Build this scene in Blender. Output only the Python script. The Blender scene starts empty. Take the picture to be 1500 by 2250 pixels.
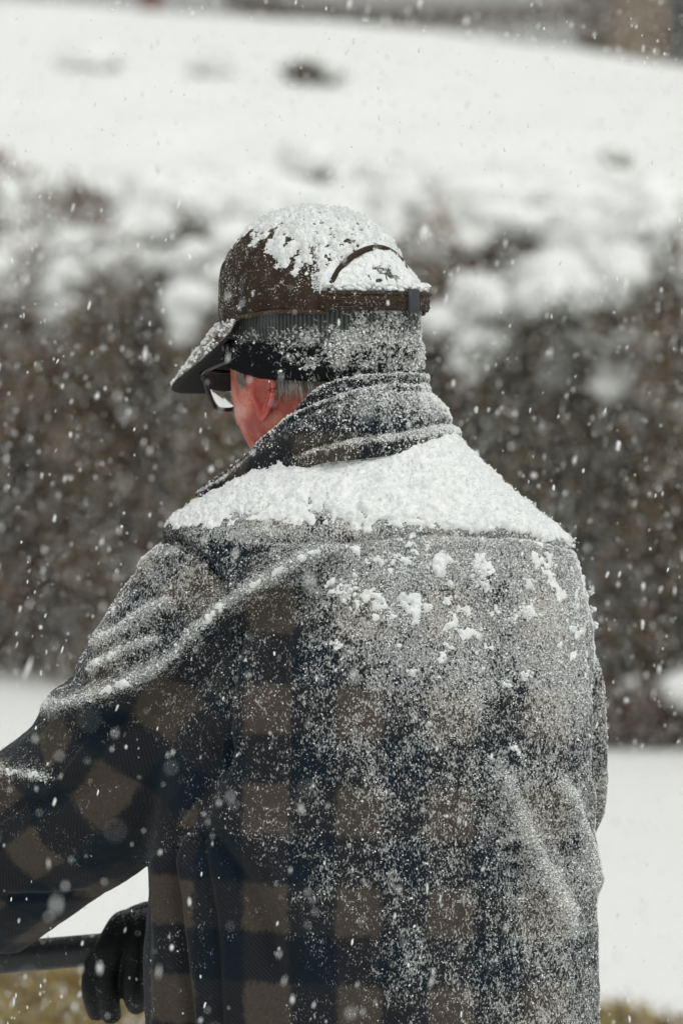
import bpy, bmesh, math, random
import numpy as np
from mathutils import Vector, Matrix

rng = np.random.default_rng(7)
random.seed(7)
sc = bpy.context.scene
COL = sc.collection

# ------------------------------------------------------------------ camera
K = 8.3333e-5                      # radians per photo pixel (1500 px wide)
PITCH = math.atan(425 * K)
CAM = np.array([0.0, -6.0, 1.62])
cam_d = bpy.data.cameras.new('camera')
cam_d.sensor_fit = 'HORIZONTAL'
cam_d.sensor_width = 24.0
cam_d.lens = 24.0 / (1500 * K)
cam_d.clip_start = 0.05
cam_d.clip_end = 2000
cam_d.dof.use_dof = True
cam_d.dof.focus_distance = 5.92
cam_d.dof.aperture_fstop = 7.0
cam = bpy.data.objects.new('camera', cam_d)
COL.objects.link(cam)
cam.location = CAM
cam.rotation_euler = (math.pi / 2 - PITCH, 0, 0)
sc.camera = cam

# ------------------------------------------------------------------ world, sun, exposure
SUN_EL, SUN_AZ = math.radians(62), math.radians(150)     # overcast: high, from behind right
w = bpy.data.worlds.new('World'); sc.world = w; w.use_nodes = True
nt = w.node_tree; nt.nodes.clear()
sky = nt.nodes.new('ShaderNodeTexSky'); sky.sky_type = 'NISHITA'; sky.sun_disc = False
sky.sun_elevation = SUN_EL; sky.sun_rotation = SUN_AZ
sky.air_density = 1.0; sky.dust_density = 3.0; sky.ozone_density = 1.0
hsv = nt.nodes.new('ShaderNodeHueSaturation'); hsv.inputs['Saturation'].default_value = 0.10
tint = nt.nodes.new('ShaderNodeMix'); tint.data_type = 'RGBA'; tint.blend_type = 'MULTIPLY'
tint.inputs['Factor'].default_value = 1.0
tint.inputs['B'].default_value = (0.985, 1.0, 0.965, 1)
bg = nt.nodes.new('ShaderNodeBackground'); bg.inputs['Strength'].default_value = 0.12
wo = nt.nodes.new('ShaderNodeOutputWorld')
nt.links.new(sky.outputs[0], hsv.inputs['Color']); nt.links.new(hsv.outputs[0], tint.inputs['A'])
nt.links.new(tint.outputs['Result'], bg.inputs['Color']); nt.links.new(bg.outputs[0], wo.inputs['Surface'])
sd = bpy.data.lights.new('sun', 'SUN'); sd.energy = 1.0; sd.angle = math.radians(40); sd.color = (1.0, 0.98, 0.95)
sun = bpy.data.objects.new('sun', sd); COL.objects.link(sun)
sdir = Vector((math.sin(SUN_AZ) * math.cos(SUN_EL), math.cos(SUN_AZ) * math.cos(SUN_EL), math.sin(SUN_EL)))
sun.rotation_euler = (-sdir).to_track_quat('-Z', 'Y').to_euler()
vs = sc.view_settings
vs.view_transform = 'Standard'; vs.look = 'None'; vs.gamma = 1.0; vs.exposure = 0.0; vs.use_curve_mapping = False
sc.render.engine = 'CYCLES'
sc.cycles.use_denoising = True
sc.cycles.max_bounces = 8; sc.cycles.transmission_bounces = 8
sc.cycles.caustics_reflective = False; sc.cycles.caustics_refractive = False

# ------------------------------------------------------------------ maths helpers
FWD = np.array([0, math.cos(PITCH), -math.sin(PITCH)])
UPV = np.array([0, math.sin(PITCH), math.cos(PITCH)])
RGT = np.array([1.0, 0, 0])
def P(px, py, y):
    """point of the place that shows at photo pixel (px, py) when it stands at world depth y"""
    d = FWD + (px - 750) * K * RGT + (1125 - py) * K * UPV
    return CAM + d * ((y - CAM[1]) / d[1])
def proj(V):
    r = V - CAM
    t = r @ FWD
    return np.stack([750 + (r @ RGT) / t / K, 1125 - (r @ UPV) / t / K], 1)
def sstep(a, b, x):
    t = np.clip((np.asarray(x, float) - a) / (b - a), 0, 1)
    return t * t * (3 - 2 * t)
def hash3(i, j, k, seed):
    n = (i.astype(np.int64) * 374761393 + j.astype(np.int64) * 668265263 + k.astype(np.int64) * 2147483647 + seed * 1274126177) & 0xffffffff
    n = ((n ^ (n >> 13)) * 1274126177) & 0xffffffff
    n = ((n ^ (n >> 16)) * 2246822519) & 0xffffffff
    return ((n ^ (n >> 15)) & 0xffffff) / float(0xffffff)
def vnoise(p, scale, seed=0):
    q = np.asarray(p, float) * scale
    f = np.floor(q); u = q - f; u = u * u * u * (u * (u * 6 - 15) + 10)
    i, j, k = f[:, 0], f[:, 1], f[:, 2]
    r = 0
    for a in (0, 1):
        wa = u[:, 0] if a else 1 - u[:, 0]
        for b in (0, 1):
            wb = u[:, 1] if b else 1 - u[:, 1]
            for c in (0, 1):
                wc = u[:, 2] if c else 1 - u[:, 2]
                r = r + wa * wb * wc * hash3(i + a, j + b, k + c, seed)
    return r
def fbm(p, scale, octv=4, seed=0):
    r = 0; a = 0.5; t = 0
    for o in range(octv):
        r = r + a * vnoise(p, scale * 2.03 ** o, seed + o * 17); t += a; a *= 0.5
    return r / t
def catmull(pts, n):
    """smooth resample of control points to n points, even in control parameter"""
    pts = np.asarray(pts, float); m = len(pts)
    t = np.linspace(0, m - 1, n); i = np.clip(np.floor(t).astype(int), 0, m - 2); u = (t - i)[:, None]
    p0 = pts[np.clip(i - 1, 0, m - 1)]; p1 = pts[i]; p2 = pts[i + 1]; p3 = pts[np.clip(i + 2, 0, m - 1)]
    return 0.5 * ((2 * p1) + (-p0 + p2) * u + (2 * p0 - 5 * p1 + 4 * p2 - p3) * u ** 2 + (-p0 + 3 * p1 - 3 * p2 + p3) * u ** 3)
def seg_dist(q, line):
    """distance of 2D points to a polyline, with the parameter 0..1 along it and the signed side"""
    line = np.asarray(line, float)
    L = np.linalg.norm(np.diff(line, axis=0), axis=1); cum = np.concatenate([[0], np.cumsum(L)])
    best = np.full(len(q), 1e9); par = np.zeros(len(q)); side = np.zeros(len(q))
    for s in range(len(line) - 1):
        a, b = line[s], line[s + 1]; ab = b - a
        t = np.clip(((q - a) @ ab) / (ab @ ab), 0, 1)
        d = q - (a + t[:, None] * ab); dist = np.linalg.norm(d, axis=1)
        m = dist < best
        best[m] = dist[m]; par[m] = (cum[s] + t[m] * L[s]) / cum[-1]
        side[m] = np.sign(ab[0] * d[m, 1] - ab[1] * d[m, 0])
    return best, par, side

# ------------------------------------------------------------------ mesh helpers
def mesh_np(name, V, F, smooth=True):
    me = bpy.data.meshes.new(name)
    V = np.asarray(V, np.float32); F = np.asarray(F, np.int32); n = F.shape[1]
    me.vertices.add(len(V)); me.vertices.foreach_set('co', V.ravel())
    me.loops.add(F.size); me.loops.foreach_set('vertex_index', F.ravel())
    me.polygons.add(len(F))
    me.polygons.foreach_set('loop_start', np.arange(0, F.size, n, dtype=np.int32))
    me.polygons.foreach_set('loop_total', np.full(len(F), n, np.int32))
    me.polygons.foreach_set('use_smooth', np.full(len(F), smooth, bool))
    me.update(calc_edges=True); me.validate()
    return me
def obj(name, me, mat=None, parent=None, kind=None):
    o = bpy.data.objects.new(name, me); COL.objects.link(o)
    if mat is not None and me is not None and not me.materials: me.materials.append(mat)
    if parent is not None:
        o.parent = parent
        o.matrix_parent_inverse = Matrix.Translation(-WORLD_LOC.get(parent.name, Vector((0, 0, 0))))
        WORLD_LOC[o.name] = Vector((0, 0, 0)) if parent.name in WORLD_LOC else Vector((0, 0, 0))
    if kind: o['kind'] = kind
    return o
WORLD_LOC = {}
def empty(name, loc, label, cat, group=None):
    o = bpy.data.objects.new(name, None); COL.objects.link(o); o.location = loc
    o.empty_display_size = 0.1
    WORLD_LOC[o.name] = Vector(loc)
    tag(o, label, cat, group); return o
def tag(o, label, cat, group=None):
    o['label'] = label; o['category'] = cat
    if group: o['group'] = group
def co(me):
    a = np.empty(len(me.vertices) * 3, np.float32); me.vertices.foreach_get('co', a); return a.reshape(-1, 3).astype(float)
def nor(me):
    a = np.empty(len(me.vertices) * 3, np.float32); me.vertex_normals.foreach_get('vector', a); return a.reshape(-1, 3).astype(float)
def set_co(me, V):
    me.vertices.foreach_set('co', np.asarray(V, np.float32).ravel()); me.update()
def tris(me):
    me.calc_loop_triangles()
    a = np.empty(len(me.loop_triangles) * 3, np.int32); me.loop_triangles.foreach_get('vertices', a); return a.reshape(-1, 3)
def attr(me, name, vals):
    a = me.attributes.new(name, 'FLOAT', 'POINT'); a.data.foreach_set('value', np.asarray(vals, np.float32))
def get_attr(me, name):
    a = np.empty(len(me.vertices), np.float32); me.attributes[name].data.foreach_get('value', a); return a.astype(float)
def baked(me, mods):
    """apply modifiers to a mesh without operators"""
    o = bpy.data.objects.new('tmp', me); COL.objects.link(o)
    for typ, kw in mods:
        m = o.modifiers.new(typ, typ)
        for k, v in kw.items(): setattr(m, k, v)
    dg = bpy.context.evaluated_depsgraph_get()
    r = bpy.data.meshes.new_from_object(o.evaluated_get(dg))
    bpy.data.objects.remove(o)
    r.polygons.foreach_set('use_smooth', np.ones(len(r.polygons), bool))
    return r
def merge(parts):
    """[(V, F quads/tris lists)] -> one V, list of F"""
    Vs, Fs, o = [], [], 0
    for V, F in parts:
        Vs.append(np.asarray(V, float)); Fs += [[i + o for i in f] for f in F]; o += len(V)
    return np.concatenate(Vs), Fs
def mesh_py(name, V, F, smooth=True):
    me = bpy.data.meshes.new(name); me.from_pydata([tuple(v) for v in V], [], [tuple(f) for f in F]); me.update()
    me.polygons.foreach_set('use_smooth', np.full(len(me.polygons), smooth, bool)); return me
def grid_faces(nu, nv, wrap_u=False):
    i = np.arange(nu if wrap_u else nu - 1); j = np.arange(nv - 1)
    I, J = np.meshgrid(i, j, indexing='ij'); I2 = (I + 1) % nu
    return np.stack([I * nv + J, I2 * nv + J, I2 * nv + J + 1, I * nv + J + 1], -1).reshape(-1, 4)
def rings_closed(rings):
    """stack of rings (m, n, 3) -> closed tube with capped ends"""
    rings = np.asarray(rings, float); m, n = rings.shape[:2]
    F = [[a * n + b, a * n + (b + 1) % n, (a + 1) * n + (b + 1) % n, (a + 1) * n + b] for a in range(m - 1) for b in range(n)]
    V = rings.reshape(-1, 3); c0, c1 = rings[0].mean(0), rings[-1].mean(0)
    V = np.concatenate([V, [c0, c1]])
    F += [[m * n, (b + 1) % n, b] for b in range(n)]
    F += [[m * n + 1, (m - 1) * n + b, (m - 1) * n + (b + 1) % n] for b in range(n)]
    return V, F
def tube(path, radii, n=16, flat=1.0):
    path = np.asarray(path, float); m = len(path)
    radii = np.broadcast_to(np.asarray(radii, float), (m,))
    T = np.gradient(path, axis=0); T /= np.linalg.norm(T, axis=1)[:, None]
    ref = np.array([0, 0, 1.0]) if abs(T[0][2]) < 0.9 else np.array([1.0, 0, 0])
    rings = []; u = np.cross(T[0], ref); u /= np.linalg.norm(u)
    for i in range(m):
        u = u - T[i] * (u @ T[i]); u /= np.linalg.norm(u); v = np.cross(T[i], u)
        a = np.linspace(0, 2 * math.pi, n, endpoint=False)
        rings.append(path[i] + radii[i] * (np.cos(a)[:, None] * u + flat * np.sin(a)[:, None] * v))
    return rings_closed(rings)
def box(c, s):
    c = np.asarray(c, float); s = np.asarray(s, float) / 2
    V = [c + s * np.array(k) for k in ((-1,-1,-1),(1,-1,-1),(1,1,-1),(-1,1,-1),(-1,-1,1),(1,-1,1),(1,1,1),(-1,1,1))]
    return np.array(V), [[0,3,2,1],[4,5,6,7],[0,1,5,4],[1,2,6,5],[2,3,7,6],[3,0,4,7]]
OCT_V = np.array([[1,0,0],[-1,0,0],[0,1,0],[0,-1,0],[0,0,1],[0,0,-1]], float)
OCT_F = np.array([[0,2,4],[2,1,4],[1,3,4],[3,0,4],[2,0,5],[1,2,5],[3,1,5],[0,3,5]])
def grains(pos, size, stretch=None, axis=None, base=None):
    """many small uneven crystals joined: (n,3) positions, (n,) radius"""
    n = len(pos)
    A = rng.normal(size=(n, 3)); A /= np.linalg.norm(A, axis=1)[:, None]
    if axis is not None: A = axis + 0.22 * A; A /= np.linalg.norm(A, axis=1)[:, None]
    B = rng.normal(size=(n, 3)); B -= A * (A * B).sum(1)[:, None]; B /= np.linalg.norm(B, axis=1)[:, None]
    C = np.cross(A, B)
    sc_ = size[:, None] * rng.uniform(0.6, 1.3, (n, 3))
    if stretch is not None: sc_[:, 0] *= stretch
    oV, oF = base or (OCT_V, OCT_F)
    base = oV[None] * rng.uniform(0.7, 1.2, (n, len(oV), 1))
    V = pos[:, None] + base[:, :, 0:1] * (A * sc_[:, 0:1])[:, None] + base[:, :, 1:2] * (B * sc_[:, 1:2])[:, None] + base[:, :, 2:3] * (C * sc_[:, 2:3])[:, None]
    F = (oF[None] + (np.arange(n) * len(oV))[:, None, None]).reshape(-1, 3)
    return V.reshape(-1, 3), F
def scatter(me, density, n, clump=None):
    """n random points on a mesh weighted by a per-vertex density; returns points, normals, densities"""
    V, N, T = co(me), nor(me), tris(me)
    a, b, c = V[T[:, 0]], V[T[:, 1]], V[T[:, 2]]
    wgt = np.linalg.norm(np.cross(b - a, c - a), axis=1) * density[T].mean(1)
    cum = np.cumsum(wgt)
    t = np.searchsorted(cum, rng.uniform(0, cum[-1], n)); t = np.clip(t, 0, len(T) - 1)
    r1, r2 = np.sqrt(rng.uniform(size=n)), rng.uniform(size=n)
    w_ = np.stack([1 - r1, r1 * (1 - r2), r1 * r2], 1)
    p = (V[T[t]] * w_[:, :, None]).sum(1); nn = (N[T[t]] * w_[:, :, None]).sum(1)
    nn /= np.linalg.norm(nn, axis=1)[:, None] + 1e-9
    return p, nn, (density[T[t]] * w_).sum(1)
def snow_layer(name, me, mask, thick, lump, parent, mat, seed=3, sub=1, lump_scale=70, fuzz=0, CEN=None):
    """a real layer of lying snow grown from the faces of a mesh where mask > 0"""
    V, N = co(me), nor(me)
    polys = [tuple(p.vertices) for p in me.polygons]
    keep = [f for f in polys if max(mask[i] for i in f) > 0.02]
    used = np.unique(np.array([i for f in keep for i in f])); rem = -np.ones(len(V), int); rem[used] = np.arange(len(used))
    m2 = mesh_py(name, V[used], [[rem[i] for i in f] for f in keep])
    attr(m2, 'mask', mask[used])
    for k, nm in enumerate('xyz'): attr(m2, 'n' + nm, N[used][:, k])
    if sub: m2 = baked(m2, [('SUBSURF', dict(levels=sub, subdivision_type='SIMPLE'))])
    v = co(m2); mk = get_attr(m2, 'mask'); nn = np.stack([get_attr(m2, 'n' + k) for k in 'xyz'], 1)
    up = np.array([0, 0, 1.0]); d = nn + 0.5 * up; d /= np.linalg.norm(d, axis=1)[:, None]
    mk = np.clip(mk + .75 * (fbm(v, 230, 2, seed + 9) - .5) * sstep(0, .15, mk) * (1 - sstep(.75, 1, mk)), 0, 1)
    l1 = fbm(v, lump_scale, 4, seed) - 0.5; l2 = vnoise(v, lump_scale * 5, seed + 5) - 0.5; l3 = vnoise(v, lump_scale * 11, seed + 6) - 0.5
    v = v + d * ((thick * sstep(0, 0.9, mk) * (0.75 + 1.0 * l1) - 0.0035 * (1 - sstep(0, 0.35, mk)) + sstep(0.05, .5, mk) * lump * (l1 * 1.4 + l2 * 0.7 + l3 * .45)))[:, None]
    set_co(m2, v)
    o = obj(name, m2, mat, parent, 'stuff')
    if fuzz:
        p, pn, dd = scatter(m2, np.clip(mk, 0, 1), fuzz); k = (pn * (p - CEN)).sum(1) > 0 if CEN is not None else slice(None); p, pn = p[k], pn[k]
        k = fbm(p, 150, 2, seed + 3) > .44; p, pn = p[k], pn[k]
        sz = rng.gamma(3.0, .00014, len(p)) + .00018; pv, pf = grains(p + pn * (sz * rng.uniform(0, 2.2, len(p)))[:, None], sz)
        obj('snow_fuzz', mesh_np('snow_fuzz', pv, pf, False), M_GRAIN, parent, 'stuff')
    return o

# ------------------------------------------------------------------ material helpers
def material(name):
    m = bpy.data.materials.new(name); m.use_nodes = True
    return m, m.node_tree, m.node_tree.nodes['Principled BSDF']
def nd(t, typ, **kw):
    n = t.nodes.new(typ)
    for k, v in kw.items():
        if k in n.inputs: n.inputs[k].default_value = v
        else: setattr(n, k, v)
    return n
def noise(t, vec, scale, detail=3, rough=0.5):
    n = nd(t, 'ShaderNodeTexNoise', Scale=scale, Detail=detail, Roughness=rough)
    if vec is not None: t.links.new(vec, n.inputs['Vector'])
    return n.outputs['Fac']
def ramp(t, fac, stops):
    r = t.nodes.new('ShaderNodeValToRGB'); e = r.color_ramp.elements
    while len(e) < len(stops): e.new(0.5)
    for k, (p, c) in enumerate(stops): e[k].position = p; e[k].color = (*c, 1) if len(c) == 3 else c
    t.links.new(fac, r.inputs['Fac']); return r.outputs['Color']
def mth(t, op, a, b=None, c=None):
    n = t.nodes.new('ShaderNodeMath'); n.operation = op
    for k, v in enumerate((a, b, c)):
        if v is None: continue
        if isinstance(v, (int, float)): n.inputs[k].default_value = v
        else: t.links.new(v, n.inputs[k])
    return n.outputs[0]
def mixc(t, fac, a, b, typ='MIX'):
    n = t.nodes.new('ShaderNodeMix'); n.data_type = 'RGBA'; n.blend_type = typ
    for s, v in ((n.inputs['Factor'], fac), (n.inputs['A'], a), (n.inputs['B'], b)):
        if isinstance(v, (int, float)): s.default_value = v
        elif isinstance(v, tuple): s.default_value = (*v, 1)
        else: t.links.new(v, s)
    return n.outputs['Result']
def bump(t, b, h, strength=0.5, dist=0.002):
    n = nd(t, 'ShaderNodeBump', Strength=strength, Distance=dist); t.links.new(h, n.inputs['Height'])
    t.links.new(n.outputs[0], b.inputs['Normal'])
def smooth_thr(t, val, lo, hi):
    n = nd(t, 'ShaderNodeMapRange'); n.interpolation_type = 'SMOOTHSTEP'
    t.links.new(val, n.inputs['Value'])
    for nm, v in (('From Min', lo), ('From Max', hi)):
        if isinstance(v, (int, float)): n.inputs[nm].default_value = v
        else: t.links.new(v, n.inputs[nm])
    return n.outputs['Result']
def objco(t): return nd(t, 'ShaderNodeTexCoord').outputs['Object']
SNOWC = (0.87, 0.885, 0.875)
def snow_dust(t, base, lo=0.06, hi=0.02, s1=420, s2=90, nap=True):
    """fine snow stuck in the cloth, driven by the vertex attribute 'snow' (0..1)"""
    c = objco(t)
    a = nd(t, 'ShaderNodeAttribute', attribute_name='snow').outputs['Fac']
    mp = nd(t, 'ShaderNodeMapping'); mp.inputs['Rotation'].default_value = (0, math.radians(35), 0); mp.inputs['Scale'].default_value = (1.35, 1, .72) if nap else (1, 1, 1)
    t.links.new(c, mp.inputs['Vector'])
    n1 = noise(t, mp.outputs[0], s1, 2, 0.6); n2 = noise(t, c, s2, 3, 0.6)
    v = mth(t, 'ADD', mth(t, 'MULTIPLY', n1, 0.66), mth(t, 'MULTIPLY', n2, 0.34))
    thr = mth(t, 'SUBTRACT', 0.655, mth(t, 'MULTIPLY', a, 0.265))
    f = smooth_thr(t, v, mth(t, 'SUBTRACT', thr, lo), mth(t, 'ADD', thr, hi))
    f = mth(t, 'MULTIPLY', f, smooth_thr(t, a, 0.0, 0.08))
    f = mth(t, 'MULTIPLY', f, .90)
    boost = mixc(t, 1.0, base, (4.6, 4.6, 4.6), 'MULTIPLY')
    return mixc(t, f, base, mixc(t, .26, ramp(t, noise(t, mp.outputs[0], s1 * 1.25, 2, .7), [(.36, (.13, .128, .12)), (.5, (.42, .42, .405)), (.66, (.86, .865, .85))]), boost)), f

# snow lying on cloth and cap
M_SNOW, t, b = material('snow_crust')
c = objco(t); b.inputs['Roughness'].default_value = 0.75; b.inputs['Specular IOR Level'].default_value = 0.25
t.links.new(ramp(t, noise(t, c, 140, 5, .75), [(.34, (.66, .685, .69)), (.5, (.82, .835, .83)), (.62, (.89, .90, .89))]), b.inputs['Base Color'])
bump(t, b, noise(t, c, 560, 4, 0.75), 0.55, 0.0016)
M_GRAIN, t, b = material('snow_grain')
b.inputs['Base Color'].default_value = (0.84, 0.855, 0.85, 1); b.inputs['Roughness'].default_value = 0.6
M_GROUNDSNOW, t, b = material('snow_ground')
c = objco(t); b.inputs['Base Color'].default_value = (0.88, 0.89, 0.875, 1); b.inputs['Roughness'].default_value = 0.8
bump(t, b, noise(t, c, 6, 5, 0.6), 0.4, 0.05)

# ================================================================== the setting
def y0(x): return np.clip(16.4 - 1.35 * np.asarray(x, float), 11.0, 21.0)      # foot of the hedge
def zt(y, x=0.0):
    y = np.asarray(y, float)
    return 1.22 + 0.1545 * (np.clip(y, 15, 33.5) - 17) - np.where(np.asarray(x, float) > 0, .135, .06) * np.clip(x, -6, 3) * sstep(20, 33, y) + 0.004 * (np.clip(y, 33.5, 400) - 33.5)
def ground_z(x, y):
    x = np.asarray(x, float); y = np.asarray(y, float)
    p = np.stack([x, y, 0 * x], 1)
    s = sstep(0.6, 2.8, y - y0(x))
    bump_ = (fbm(p, 0.9, 3, 5) - .5) * 0.42 * s * (1 - .85 * sstep(22, 31, y)) + (fbm(p, 0.5, 3, 9) - .5) * 0.05 * sstep(6.5, 8.0, y)
    return s * zt(y, x) + bump_
xs = np.concatenate([np.linspace(-400, -9, 14), np.linspace(-8.7, 8.7, 150), np.linspace(9, 400, 14)])
ys = np.concatenate([np.linspace(-200, -7, 8), np.linspace(-6.5, 9.5, 40), np.linspace(9.6, 40, 260), np.linspace(41, 700, 20)])
X, Y = np.meshgrid(xs, ys, indexing='ij')
Z = ground_z(X.ravel(), Y.ravel())
ground = obj('ground', mesh_np('ground', np.stack([X.ravel(), Y.ravel(), Z], 1), grid_faces(len(xs), len(ys))), M_GROUNDSNOW, kind='structure')

# turf showing through in front of the snow
M_TURF, t, b = material('turf')
c = objco(t)
b.inputs['Roughness'].default_value = 0.9
t.links.new(ramp(t, noise(t, c, 5, 5, 0.65), [(0.3, (0.05, 0.035, 0.015)), (0.5, (0.13, 0.10, 0.035)), (0.62, (0.17, 0.15, 0.06)), (0.74, (0.6, 0.6, 0.57))]), b.inputs['Base Color'])
def turf_far(x): return 7.05 - 0.62 * np.asarray(x, float)
nx, ny = 60, 40
gx = np.linspace(-6, 6, nx); V = []
for x in gx:
    f = turf_far(x) + 0.18 * math.sin(x * 5.1) + 0.1 * math.sin(x * 11.7 + 1)
    for v in np.linspace(0, 1, ny): V.append((x, 2.2 + v * (f - 2.2), 0.0))
V = np.array(V); V[:, 2] = ground_z(V[:, 0], V[:, 1]) + 0.012 + 0.02 * (fbm(V, 3, 3, 2) - .3)
turf = obj('turf', mesh_np('turf', V, grid_faces(nx, ny)), M_TURF, kind='structure')
M_BLADE, t, b = material('dry_grass')
inf = nd(t, 'ShaderNodeNewGeometry')
b.inputs['Roughness'].default_value = 0.8
t.links.new(ramp(t, inf.outputs['Random Per Island'], [(0.0, (0.16, 0.08, 0.022)), (0.35, (0.27, 0.19, 0.06)), (0.7, (0.36, 0.29, 0.10)), (0.9, (0.45, 0.38, 0.2)), (1.0, (0.75, 0.75, 0.72))]), b.inputs['Base Color'])
n = 26000
bx = rng.uniform(-3.2, 3.2, n); fy = turf_far(bx) + 0.18 * np.sin(bx * 5.1) + 0.1 * np.sin(bx * 11.7 + 1)
by = fy - rng.uniform(0, 1, n) ** 1.5 * 3.2 + rng.normal(0, 0.05, n)
keep = fbm(np.stack([bx, by, 0 * bx], 1), 3.0, 3, 31) > 0.42; bx, by = bx[keep], by[keep]; n = len(bx)
root = np.stack([bx, by, ground_z(bx, by) + 0.01], 1)
ang = rng.uniform(0, 2 * math.pi, n); hgt = rng.uniform(0.015, 0.05, n); lean = rng.normal(0, 0.06, (n, 2)) + np.array([-0.03, 0])
wv = np.stack([np.cos(ang), np.sin(ang), 0 * ang], 1) * rng.uniform(.003, .007, n)[:, None]
tip = root + np.stack([lean[:, 0], lean[:, 1], hgt], 1)
midp = root * .5 + tip * .5 + np.array([0, 0, .012])
V = np.stack([root - wv, root + wv, midp + wv * .8, midp - wv * .8, tip], 1).reshape(-1, 3)
o5 = (np.arange(n) * 5)[:, None]
F = np.concatenate([o5 + np.array([[0, 1, 2]]), o5 + np.array([[0, 2, 3]]), o5 + np.array([[3, 2, 4]])])
g = obj('dry_grass', mesh_np('dry_grass', V, F), M_BLADE, kind='stuff')
tag(g, 'yellow olive dry grass blades below the snow behind the man', 'grass')

# ---- shrubs
M_LEAF = []
for nm, stops in (('leaf_olive', [(0.12, (0.014, 0.013, 0.006)), (0.38, (0.053, 0.040, 0.015)), (0.58, (0.121, 0.084, 0.035)), (0.72, (0.179, 0.120, 0.056)), (0.86, (0.381, 0.268, 0.138))]),
                  ('leaf_green', [(0.12, (0.012, 0.013, 0.007)), (0.40, (0.037, 0.039, 0.016)), (0.6, (0.085, 0.071, 0.029)), (0.74, (0.157, 0.116, 0.053)), (0.88, (0.381, 0.268, 0.138))]),
                  ('leaf_brown', [(0.12, (0.020, 0.010, 0.006)), (0.38, (0.074, 0.040, 0.017)), (0.58, (0.142, 0.082, 0.037)), (0.72, (0.189, 0.120, 0.058)), (0.86, (0.381, 0.268, 0.138))])):
    m, t, b = material(nm)
    gi = nd(t, 'ShaderNodeNewGeometry'); b.inputs['Roughness'].default_value = 0.7
    c = objco(t)
    f = mth(t, 'ADD', mth(t, 'MULTIPLY', gi.outputs['Random Per Island'], 0.42), mth(t, 'MULTIPLY', mth(t, 'SUBTRACT', mth(t, 'MULTIPLY', noise(t, c, 4.5, 3, 0.6), 1.9), .45), 0.62))
    t.links.new(ramp(t, f, stops), b.inputs['Base Color']); M_LEAF.append(m)
M_RUSSET, t, b = material('leaf_russet'); gi = nd(t, 'ShaderNodeNewGeometry'); b.inputs['Roughness'].default_value = .7
t.links.new(ramp(t, gi.outputs['Random Per Island'], [(0, (.035, .018, .012)), (.5, (.09, .045, .028)), (.9, (.14, .085, .055)), (1, (.4, .38, .35))]), b.inputs['Base Color'])
M_TWIG, t, b = material('twig_bark'); c = objco(t); b.inputs['Roughness'].default_value = 0.9
t.links.new(ramp(t, noise(t, c, 30, 3), [(0.3, (0.03, 0.022, 0.017)), (0.7, (0.10, 0.075, 0.055))]), b.inputs['Base Color'])

def ico(sub):
    bm = bmesh.new(); bmesh.ops.create_icosphere(bm, subdivisions=sub, radius=1.0)
    V = np.array([v.co[:] for v in bm.verts]); F = np.array([[v.index for v in f.verts] for f in bm.faces]); bm.free(); return V, F
ICO1, ICO2 = ico(1), ico(2)
def blobs(cs, rs, squash=0.6, seed=0, rough=0.35, base=None):
    bV, bF = base or ICO2
    Vs, Fs = [], []
    for k, (c, r) in enumerate(zip(cs, rs)):
        v = bV * (1 + rough * (fbm(bV + k * 7.3, 1.7, 3, seed)[:, None] - 0.5) * 2)
        v = v * np.array([r, r, r * squash]); Vs.append(v + c); Fs.append(bF + len(bV) * k)
    return np.concatenate(Vs), np.concatenate(Fs)

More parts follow.
